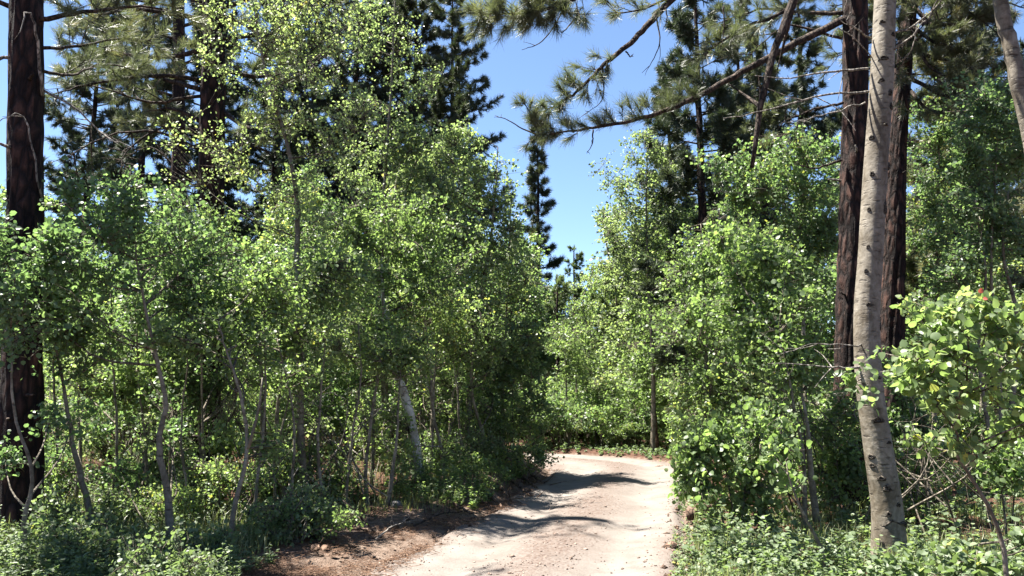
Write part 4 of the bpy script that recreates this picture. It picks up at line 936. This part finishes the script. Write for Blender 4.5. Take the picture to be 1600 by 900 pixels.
shrubs(22, 10.5, 17, 1.1, .9, 1.9, 1050, 1850)
shrubs(30, 21.5, 25.5, .65, .7, 2.0, 800, 1090)
shrubs(24, 25, 31, .8, 1.3, 2.8, 790, 1090)
shrubs(60, 17, 30, 1.4, 1.2, 2.6)
shrubs(40, 30, 50, 2.2, 1.8, 3.2, 100, 1500)

# ------------------------------------------------------------------ conifers standing behind
def at_px(px, d): return (px - 800) / FPX * d
def hgt(px, py, d): x = at_px(px, d); return P(px, py, d)[2] - g1(x, d)
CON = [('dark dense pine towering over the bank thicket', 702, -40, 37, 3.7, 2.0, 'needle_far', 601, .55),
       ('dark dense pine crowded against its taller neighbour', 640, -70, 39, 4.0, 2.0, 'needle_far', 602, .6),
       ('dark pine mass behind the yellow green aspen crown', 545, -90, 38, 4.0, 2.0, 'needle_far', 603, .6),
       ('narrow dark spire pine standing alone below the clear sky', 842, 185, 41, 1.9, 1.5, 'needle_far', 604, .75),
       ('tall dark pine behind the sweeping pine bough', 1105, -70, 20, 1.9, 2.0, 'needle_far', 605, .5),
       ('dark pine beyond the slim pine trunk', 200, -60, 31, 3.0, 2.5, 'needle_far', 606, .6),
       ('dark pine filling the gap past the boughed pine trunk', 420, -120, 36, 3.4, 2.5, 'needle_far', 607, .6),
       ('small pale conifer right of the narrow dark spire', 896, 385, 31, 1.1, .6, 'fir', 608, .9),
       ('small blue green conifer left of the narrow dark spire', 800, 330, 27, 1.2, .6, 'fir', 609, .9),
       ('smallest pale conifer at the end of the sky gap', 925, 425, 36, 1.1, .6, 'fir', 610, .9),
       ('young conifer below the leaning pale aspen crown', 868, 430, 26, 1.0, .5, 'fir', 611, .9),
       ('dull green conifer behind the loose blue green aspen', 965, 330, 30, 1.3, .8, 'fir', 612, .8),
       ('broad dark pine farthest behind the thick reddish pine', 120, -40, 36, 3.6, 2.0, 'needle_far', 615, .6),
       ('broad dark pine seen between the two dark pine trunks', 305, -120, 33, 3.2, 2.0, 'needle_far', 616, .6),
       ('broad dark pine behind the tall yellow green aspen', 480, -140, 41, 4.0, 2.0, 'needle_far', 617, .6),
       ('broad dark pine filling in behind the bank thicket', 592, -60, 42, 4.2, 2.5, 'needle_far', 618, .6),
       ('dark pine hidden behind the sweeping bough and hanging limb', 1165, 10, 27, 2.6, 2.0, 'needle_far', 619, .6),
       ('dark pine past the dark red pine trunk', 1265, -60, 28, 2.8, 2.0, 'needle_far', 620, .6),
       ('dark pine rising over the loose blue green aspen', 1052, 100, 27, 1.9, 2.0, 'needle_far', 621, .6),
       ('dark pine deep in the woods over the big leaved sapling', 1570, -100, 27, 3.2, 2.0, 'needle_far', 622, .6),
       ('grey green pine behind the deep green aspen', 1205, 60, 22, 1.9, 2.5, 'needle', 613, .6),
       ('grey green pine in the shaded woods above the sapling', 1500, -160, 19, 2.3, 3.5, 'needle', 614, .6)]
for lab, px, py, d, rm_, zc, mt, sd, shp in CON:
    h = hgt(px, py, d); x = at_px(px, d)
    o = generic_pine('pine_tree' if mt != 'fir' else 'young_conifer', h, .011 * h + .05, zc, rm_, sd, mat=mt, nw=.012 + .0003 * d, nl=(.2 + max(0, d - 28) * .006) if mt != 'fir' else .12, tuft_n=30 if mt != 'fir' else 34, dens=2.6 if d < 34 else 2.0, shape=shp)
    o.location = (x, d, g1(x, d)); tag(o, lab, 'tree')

# trunk at the far side of the bend and arching stems
aspen('brown trunked tree at the far outer edge of the bend', [(1018, 470), (1020, 580), (1022, 640), (1027, 702)], 21.0, 13, [(1020, 480, 45, 40), (1060, 520, 40, 40), (985, 520, 35, 40)], ntips=200, k=14, size=.07, leaf='aspen', bark='root', seed=280)
aspen('thin arching stem beyond the bend', [(930, 610), (955, 622), (975, 655), (985, 703)], 22.5, 6, [(925, 590, 30, 25), (960, 590, 30, 20)], ntips=70, k=12, size=.07, leaf='aspen_pale', seed=281, nlimb=6)
for q, (lab, px) in enumerate([('slim dark stem beyond the bend beside the shady thicket', 886), ('slim dark stem beyond the bend in the middle of the gap', 900), ('slim dark stem beyond the bend near the arching stem', 918)]):
    aspen(lab, [(px - 4, 520), (px, 600), (px + 1, 660), (px + 3, 702)], 23.0 + q * .8, 7, [(px - 5, 530, 35, 40), (px + 10, 570, 30, 25)], ntips=110, k=13, size=.07, leaf='aspen', seed=285 + q, nlimb=8)

# ------------------------------------------------------------------ dead wood, rocks, roots
def rock(label, px, py, w, h, seed, mat='rock', group=None):
    p = on_ground(px, py); k = p[1] / FPX; r = np.random.default_rng(seed); import bmesh
    bm = bmesh.new(); bmesh.ops.create_icosphere(bm, subdivisions=3, radius=1)
    for v in bm.verts:
        q = np.array(v.co); n_ = fbm(q[0] * 1.4 + seed, q[1] * 1.4 + q[2] * 1.1, seed, 3); v.co = v.co * (1 + .38 * float(n_))
        v.co.x *= w * k / 2; v.co.y *= w * k * .42; v.co.z *= h * k * .62
    me = bpy.data.meshes.new('rock'); bm.to_mesh(me); bm.free(); me.materials.append(M[mat])
    for f_ in me.polygons: f_.use_smooth = True
    o = bpy.data.objects.new('rock', me); COL.objects.link(o); o.location = (p[0], p[1], p[2] + h * k * .2); o.rotation_euler = (0, 0, r.uniform(0, 6))
    return tag(o, label, 'rock', group)
rock('pale boulder beside the dark leaning stem and fallen log', 158, 800, 46, 34, 1)
rock('small bluish grey rock at the foot of the slim dark sapling', 618, 792, 22, 12, 2)
rock('lone dark stone on the road below the bank', 864, 792, 7, 5, 3)
rock('brown clod at the end of the leaning dead stick', 556, 828, 17, 9, 4, 'root')
for q, (x, y, w) in enumerate([(1030, 733, 16), (1044, 727, 10), (1020, 738, 8)]): rock('pale stone along the outer edge of the bend', x, y, w, w * .5, 10 + q, 'pebble', 'stones along the bend edge')

def lying(name, label, cat, pts, r0, r1, mat, seed, subs=0, group=None, sides=9):
    pts = np.asarray(pts, float); r = np.random.default_rng(seed); n = 18; c_ = crv(pts, n); c_[1:-1] += r.normal(size=(n - 2, 3)) * r0 * .25
    m = MB(); tube(m, c_, np.linspace(r0, r1, n), sides, .12, seed); tg = nrm(np.gradient(c_, axis=0)); L = np.linalg.norm(c_[-1] - c_[0])
    for q in range(subs):
        i = r.integers(2, n - 1); d_ = nrm(tg[i] * .6 + rdir(1, r)[0] * .8); d_[2] = abs(d_[2]) ; ln = L * r.uniform(.1, .3)
        tube(m, crv([c_[i], c_[i] + d_ * ln * .5 + rdir(1, r)[0] * ln * .12, c_[i] + d_ * ln], 6), np.linspace(r0 * .4, .002, 6), 4, cap=False)
    o = m.build(name, M[mat], None, True, pts[0]); return tag(o, label, cat, group)
a, b = P(536, 782, 9.3), on_ground(586, 833); a[2] = max(a[2], g1(a[0], a[1]) + .25); lying('dead_stick', 'dark dead stick leaning out of the weeds over the litter', 'stick', [b + [0, 0, .01], (a + b) / 2 + [0, 0, .02], a], .014, .008, 'pine_wood', 1, 2)
g = on_ground(150, 775); lying('fallen_log', 'dark fallen log lying behind the pale boulder', 'log', [g + [-.9, .3, .12], g + [0, .3, .16], g + [1.0, .5, .12]], .1, .07, 'pine_wood', 2, 3)
g = on_ground(1085, 815); lying('fallen_log', 'weathered brown log lying under the broad roadside bush', 'log', [g + [-.12, -.1, .1], g + [.3, .25, .17], g + [.9, .55, .2]], .07, .05, 'root', 3, 4)
g = on_ground(1480, 850); lying('dead_stick', 'dark stick lying on the red needle patch', 'stick', [g + [-.35, 0, .05], g + [0, .05, .07], g + [.35, .12, .1]], .016, .008, 'pine_wood', 4, 2)
for q, (p0, p1) in enumerate([((795, 752), (838, 785)), ((775, 760), (812, 800)), ((815, 748), (850, 776)), ((760, 775), (800, 812)), ((735, 778), (770, 800)), ((830, 745), (862, 772)), ((700, 790), (750, 815))]):
    A_, B_ = on_ground(*p0), on_ground(*p1); md = (A_ + B_) / 2; md[2] = max(md[2], g1(md[0], md[1]) + .01) + .05
    lying('exposed_root', 'exposed root trailing down the cut bank to the road', 'root', [A_ + [0, .05, .04], md, B_ + [0, 0, .012]], .03, .008, 'root', 20 + q, 2, 'roots on the cut bank', 7)
def brush(label, px, py, d, w, h, n, seed, mat='dead_wood', group=None):
    p = P(px, py, d); r = np.random.default_rng(seed); base = np.array([p[0], p[1], g1(p[0], p[1])]); m = MB(); k = d / FPX
    for q in range(n):
        a_ = base + np.array([r.normal() * w * k * .45, r.normal() * .35, (p[2] - base[2]) * r.uniform(0, .55)]); e = p + np.array([r.normal() * w * k * .42, r.normal() * .4, r.normal() * h * k * .4])
        L = np.linalg.norm(e - a_); cc = crv([a_, (a_ + e) / 2 + r.normal(size=3) * .16 * L, e], 8); tube(m, cc, np.linspace(.012, .003, 8), 4, cap=False)
        for z in range(3):
            i = r.integers(3, 8); dd = nrm(r.normal(size=3) + [0, 0, .1]); ll = L * r.uniform(.15, .35)
            tube(m, crv([cc[i], cc[i] + dd * ll * .5 + r.normal(size=3) * .03, cc[i] + dd * ll], 5), np.linspace(.005, .0015, 5), 3, cap=False)
    o = m.build('dead_brush', M[mat], None, True, base); return tag(o, label, 'dead brush', group)
brush('tangle of bare grey twigs behind the tall yellow green aspen', 560, 630, 11.0, 150, 80, 15, 1)
brush('bare grey twigs tangled beside the pale boulder', 95, 730, 9.8, 60, 60, 14, 2)
brush('bleached dead twigs around the bright white trunk', 625, 640, 12.9, 80, 70, 6, 3)
brush('fine dead twigs in the shade behind the thick pale trunk', 1440, 660, 8.6, 110, 90, 20, 4, 'twig')
brush('dead twigs hanging in the two stemmed aspen', 1235, 600, 9.9, 90, 80, 16, 5, 'twig')
brush('curved bleached twig clump at the weedy slope', 478, 740, 10.1, 40, 50, 6, 6)

# ------------------------------------------------------------------ ground stuff: grass, ground cover, litter, gravel
def scatter(n, ylo, yhi, test, lo=-150, hi=1750, seed=1):
    r = np.random.default_rng(seed); y = 1 / r.uniform(1 / yhi, 1 / ylo, n); px = r.uniform(lo, hi, n); x = (px - 800) / FPX * y
    z, e, off = gz(x, y, True); m = test(x, y, e, off, r); return np.stack([x[m], y[m], z[m]], 1), r
def grass(name, label, pos, r, h0, h1, w, bend=.5):
    n = len(pos); h = r.uniform(h0, h1, n)[:, None]; a = r.uniform(0, 2 * PI, n); d = np.stack([np.cos(a), np.sin(a), 0 * a], 1); s = np.stack([-np.sin(a), np.cos(a), 0 * a], 1) * w
    b = r.uniform(.1, 1, n)[:, None] * bend
    V = np.stack([pos - s, pos + s, pos + s * .7 + d * h * b * .3 + [0, 0, .6] * h, pos - s * .7 + d * h * b * .3 + [0, 0, .6] * h, pos + d * h * b + [0, 0, 1] * h * (1 - .25 * b)], 1)
    o_ = np.arange(n)[:, None] * 5; mb = MB(); mb.add(V.reshape(-1, 3), [o_ + [[0, 1, 2, 3]], o_ + [[3, 2, 4]]], np.repeat(np.clip(r.beta(2, 2.2, n), 0, 1), 5))
    o = mb.build(name, M['grass']); return tag(o, label, 'grass', kind='stuff')
pos, r = scatter(36000, 7.2, 22, lambda x, y, e, off, r: (off < 0) & (e > .35 + .5 * r.uniform(size=len(x)) + .7 * (y < 10.5)) & (vnoise(x * 1.3, y * 1.3, 51) + .25 * r.uniform(-1, 1, len(x)) > -.12), hi=900, seed=61)
grass('grass', 'tall pale green grass growing on the bank among the stems', pos, r, .08, .34, .0035, .9)
pos, r = scatter(24000, 5.5, 16, lambda x, y, e, off, r: (off > 0) & (e > .12) & (vnoise(x * 1.1, y * 1.1, 52) > -.05), 980, 1800, seed=63)
grass('grass', 'thin grass among the ground cover beside the thick trunk', pos, r, .08, .3, .004)

def forbs(name, label, pos, r, h0, h1, nl, size, leaf, tpl=LEAF4, cat='ground cover'):
    n = len(pos); h = (h0 + (h1 - h0) * r.uniform(0, 1, n) ** 1.6) * np.clip(.75 + 1.5 * fbm(pos[:, 0] * .9, pos[:, 1] * .9, 88, 2), .35, 1.7); lean = r.normal(size=(n, 3)) * .18; lean[:, 2] = 1; tip = pos + nrm(lean) * h[:, None]
    mb = MB(); wd = MB(); sticks(wd, pos - [0, 0, .02], tip, .0028, .0014)
    T = np.repeat(np.arange(n), nl); s = r.uniform(.25, 1.05, n * nl)[:, None]; base = pos[T] + (tip - pos)[T] * s
    a = r.uniform(0, 2 * PI, n * nl); out = np.stack([np.cos(a), np.sin(a), r.uniform(-.2, .7, n * nl)], 1)
    ti = np.clip(np.repeat(r.uniform(0, 1, n), nl) * .6 + r.uniform(0, .4, n * nl), 0, 1)
    leaves(mb, base, out, nrm(rdir(n * nl, r) * .6 + [0, 0, 1.]), size * np.repeat(r.uniform(.65, 1.35, n), nl) * r.uniform(.6, 1.25, n * nl), ti, tpl)
    mb.add(np.concatenate(wd.v), wd.f, .2)
    o = mb.build(name, M[leaf]); return tag(o, label, cat, kind='stuff')
pos, r = scatter(5200, 5.6, 13, lambda x, y, e, off, r: (off > 0) & (e > .05 + .25 * r.uniform(size=len(x))) & ~((x > 4.2) & (x < 6.4) & (y > 7.6) & (y < 9.6) & (r.uniform(size=len(x)) < .9)), 1000, 1750, seed=64)
forbs('ground_cover', 'low mat of pale green leafy ground cover beside the road edge', pos, r, .05, .36, 9, .042, 'cover', LEAF6)
pos, r = scatter(12500, 5.6, 21, lambda x, y, e, off, r: (off < 0) & (e > .5 + .5 * r.uniform(size=len(x)) + .6 * (y < 10.5)) & (vnoise(x * 1.7, y * 1.7, 55) + .35 * r.uniform(-1, 1, len(x)) > 0), -150, 870, seed=65)
forbs('weeds', 'tall leafy weeds covering the bank under the young aspens', pos, r, .08, .55, 16, .029, 'cover', LEAF6, 'weeds')
pos, r = scatter(2600, 10, 15.5, lambda x, y, e, off, r: (off < 0) & (e > .25) & (e < 1.6) & (y > 11), 560, 880, seed=66)
forbs('weeds', 'bright weeds along the lip of the cut bank', pos, r, .1, .35, 10, .04, 'shrub', LEAF4, 'weeds')
pos, r = scatter(1500, 5.6, 7.5, lambda x, y, e, off, r: (off < 0) & (e > .9), -150, 500, seed=67)
forbs('weeds', 'narrow leaved weeds filling the shade by the thick reddish pine', pos, r, .12, .42, 14, .045, 'cover', LEAFN, 'weeds')

pos, r = scatter(1500, 19, 26, lambda x, y, e, off, r: (e > .15) & (off > 0), 790, 1110, seed=62)
forbs('weeds', 'low green weeds along the outer edge of the bend', pos, r, .05, .3, 12, .05, 'cover', LEAF4, 'weeds')
r = np.random.default_rng(404)
FB = [('fallen branch in the weeds by the thick reddish pine', 110, 885), ('fallen branch under the crooked aspen', 230, 880), ('fallen branch beside the forked sapling', 390, 880), ('fallen twig on the litter near the dead stick', 610, 835), ('fallen twig on the bank near the roots', 690, 815),
      ('fallen branch below the rusty footed aspen', 470, 850), ('fallen branch in the ground cover by the leaning bare sapling', 1200, 860), ('fallen branch near the foot of the thick pale trunk', 1330, 870), ('fallen branch across the red needle patch', 1530, 835), ('fallen branch at the road edge under the broad bush', 1095, 845)]
for q, (lab, px, py) in enumerate(FB):
    g = on_ground(px, py); a = r.uniform(0, PI); l = r.uniform(.3, .7); d_ = np.array([math.cos(a), math.sin(a), 0]) * l
    A_, B_ = g - d_, g + d_; A_[2] = g1(A_[0], A_[1]) + .02; B_[2] = g1(B_[0], B_[1]) + .05; C_ = g.copy(); C_[2] += .06
    lying('fallen_branch', lab, 'branch', [A_, C_ + r.normal(size=3) * .03, B_], .013, .004, ['dead_wood', 'pine_wood', 'root'][q % 3], 50 + q, 5, None, 6)

# pine litter along the road's bank edge
def litter(name, label, n, ylo, yhi, test, lo, hi, seed, ln=.11):
    pos, r = scatter(n, ylo, yhi, test, lo, hi, seed); n = len(pos); off, s = road_sd(pos[:, 0], pos[:, 1]); on = np.abs(off) < half_width(s)
    pos[on, 2] = road_z(pos[on, 0], pos[on, 1]) + .004
    pos[:, 2] += r.uniform(0, .03, n); a = r.uniform(0, 2 * PI, n); d = np.stack([np.cos(a), np.sin(a), r.normal(size=n) * .15], 1) * (ln * r.uniform(.4, 1.3, n))[:, None]
    m = MB(); sticks(m, pos, pos + d, .0028, .0018, 0); m.t[-1] = np.repeat(r.uniform(0, 1, n), 6); o = m.build(name, M['dead_needle']); return tag(o, label, 'litter', kind='stuff')
litter('needle_litter', 'reddish pine needle litter along the bank edge of the road', 60000, 6, 17, lambda x, y, e, off, r: (off < 0) & (e > -.35 + .35 * r.uniform(size=len(x))) & (e < 1.6) & (vnoise(x * 2.2, y * 2.2, 71) + .3 * r.uniform(-1, 1, len(x)) > 0), 380, 900, 71)
litter('needle_litter', 'red brown needle litter patch behind the thick pale trunk', 15000, 6.5, 11, lambda x, y, e, off, r: (off > 0) & (e > .3), 1250, 1700, 72)
# dark clumps of needles and bark on the bank edge
pos, r = scatter(900, 6.3, 14, lambda x, y, e, off, r: (off < 0) & (e > -.1) & (e < .9) & (vnoise(x * 1.5, y * 2.5, 73) > .02), 400, 860, seed=73)
m = MB(); nd_ = nrm(rdir(len(pos), r) * [1, 1, .4]); leaves(m, pos + [0, 0, .015], nd_, nrm(rdir(len(pos), r) * .5 + [0, 0, 1]), r.uniform(.03, .1, len(pos)), r.uniform(0, .4, len(pos)), LEAF6)
tag(m.build('bark_litter', M['root']), 'dark flakes of bark scattered on the bank edge', 'litter', kind='stuff')
# gravel on the road
pos, r = scatter(11000, 5.5, 20, lambda x, y, e, off, r: (e < .05) & ((np.abs(off) < .42) | (np.abs(off) > 1.0) | (r.uniform(size=len(x)) < .25)), 350, 1100, seed=74)
n = len(pos); pos[:, 2] = road_z(pos[:, 0], pos[:, 1]) + .002
oc = np.array([[1, 0, 0], [-1, 0, 0], [0, 1, 0], [0, -1, 0], [0, 0, .7], [0, 0, -.7]]); sz = r.gamma(1.8, .0034, n)[:, None, None]
V = pos[:, None] + (oc[None] * (1 + r.normal(size=(n, 6, 1)) * .25)) * sz
F = np.array([[0, 2, 4], [2, 1, 4], [1, 3, 4], [3, 0, 4], [2, 0, 5], [1, 2, 5], [3, 1, 5], [0, 3, 5]])
m = MB(); m.add(V.reshape(-1, 3), [(np.arange(n)[:, None, None] * 6 + F[None]).reshape(-1, 3)]); tag(m.build('gravel', M['pebble']), 'loose gravel scattered over the dirt road', 'gravel', kind='stuff')

# broad leaved plants at the foot of the thick trunk: each leaf a part
lvp = []
for q in range(4):
    q_ = MB(); leaves(q_, np.zeros((1, 3)), np.array([[0, 1., 0]]), np.array([[0, 0, 1.]]), 1.0, np.array([.2 + .22 * q]), LEAF8); lvp.append(q_.mesh('leaf', M['cover']))
r = np.random.default_rng(321)
for q in range(26):
    px = r.uniform(1070, 1600); py = r.uniform(845, 905); p = on_ground(px, py); rt = empty('broadleaf_plant', p); h = r.uniform(.16, .34)
    m = MB(); tube(m, crv([p + [0, 0, -.03], p + [.02, 0, h * .5], p + [r.normal() * .05, r.normal() * .05, h]], 7), np.linspace(.005, .002, 7), 5); m.build('stem', M['twig'], rt, True, p)
    n = r.integers(9, 15); a = np.arange(n) * 2.4 + r.uniform(0, 6); zz = np.linspace(.35, 1, n) * h; Y = np.stack([np.cos(a), np.sin(a), r.uniform(-.1, .6, n)], 1)
    add_leaf_objects(rt, (np.stack([.01 * np.cos(a), .01 * np.sin(a), zz], 1), Y, nrm(rdir(n, r) * .4 + [0, 0, 1]), r.uniform(.05, .085, n), r.uniform(0, 1, n)), lvp)
    near = min([(1110, 'the broad roadside bush'), (1215, 'the leaning bare sapling'), (1290, 'the two stemmed aspen'), (1385, 'the thick pale trunk'), (1470, 'the red needle patch'), (1570, 'the big leaved sapling')], key=lambda t: abs(t[0] - px))[1]
    tag(rt, f"{'knee high' if h > .27 else 'low'} broad leaved plant in the ground cover by {near}", 'plant', 'broad leaved plants in the ground cover')


# clods and small stones crumbled along both road edges
pos, r = scatter(5200, 5.8, 19, lambda x, y, e, off, r: (e > -.22) & (e < .9 * r.uniform(size=len(x))) & (vnoise(x * 2.1, y * 2.1, 81) + .3 * r.uniform(-1, 1, len(x)) > -.05), 350, 1110, seed=81)
off, s_ = road_sd(pos[:, 0], pos[:, 1]); on = np.abs(off) < half_width(s_); pos[on, 2] = road_z(pos[on, 0], pos[on, 1]); n = len(pos); sz = r.gamma(1.7, .009, n)[:, None, None]
V = pos[:, None] + (oc[None] * (1 + r.normal(size=(n, 6, 1)) * .3)) * sz
m = MB(); m.add(V.reshape(-1, 3), [(np.arange(n)[:, None, None] * 6 + F[None]).reshape(-1, 3)]); tag(m.build('soil_clods', M['root']), 'crumbled soil clods along the road edges', 'soil', kind='stuff')
pos, r = scatter(5000, 5.8, 19, lambda x, y, e, off, r: (e > -.12) & (e < .5) & (off > 0) & (r.uniform(size=len(x)) < .7), 900, 1130, seed=82)
forbs('weeds', 'low weeds creeping over the road edge below the broad bush', pos, r, .03, .16, 8, .03, 'cover', LEAF4, 'weeds')
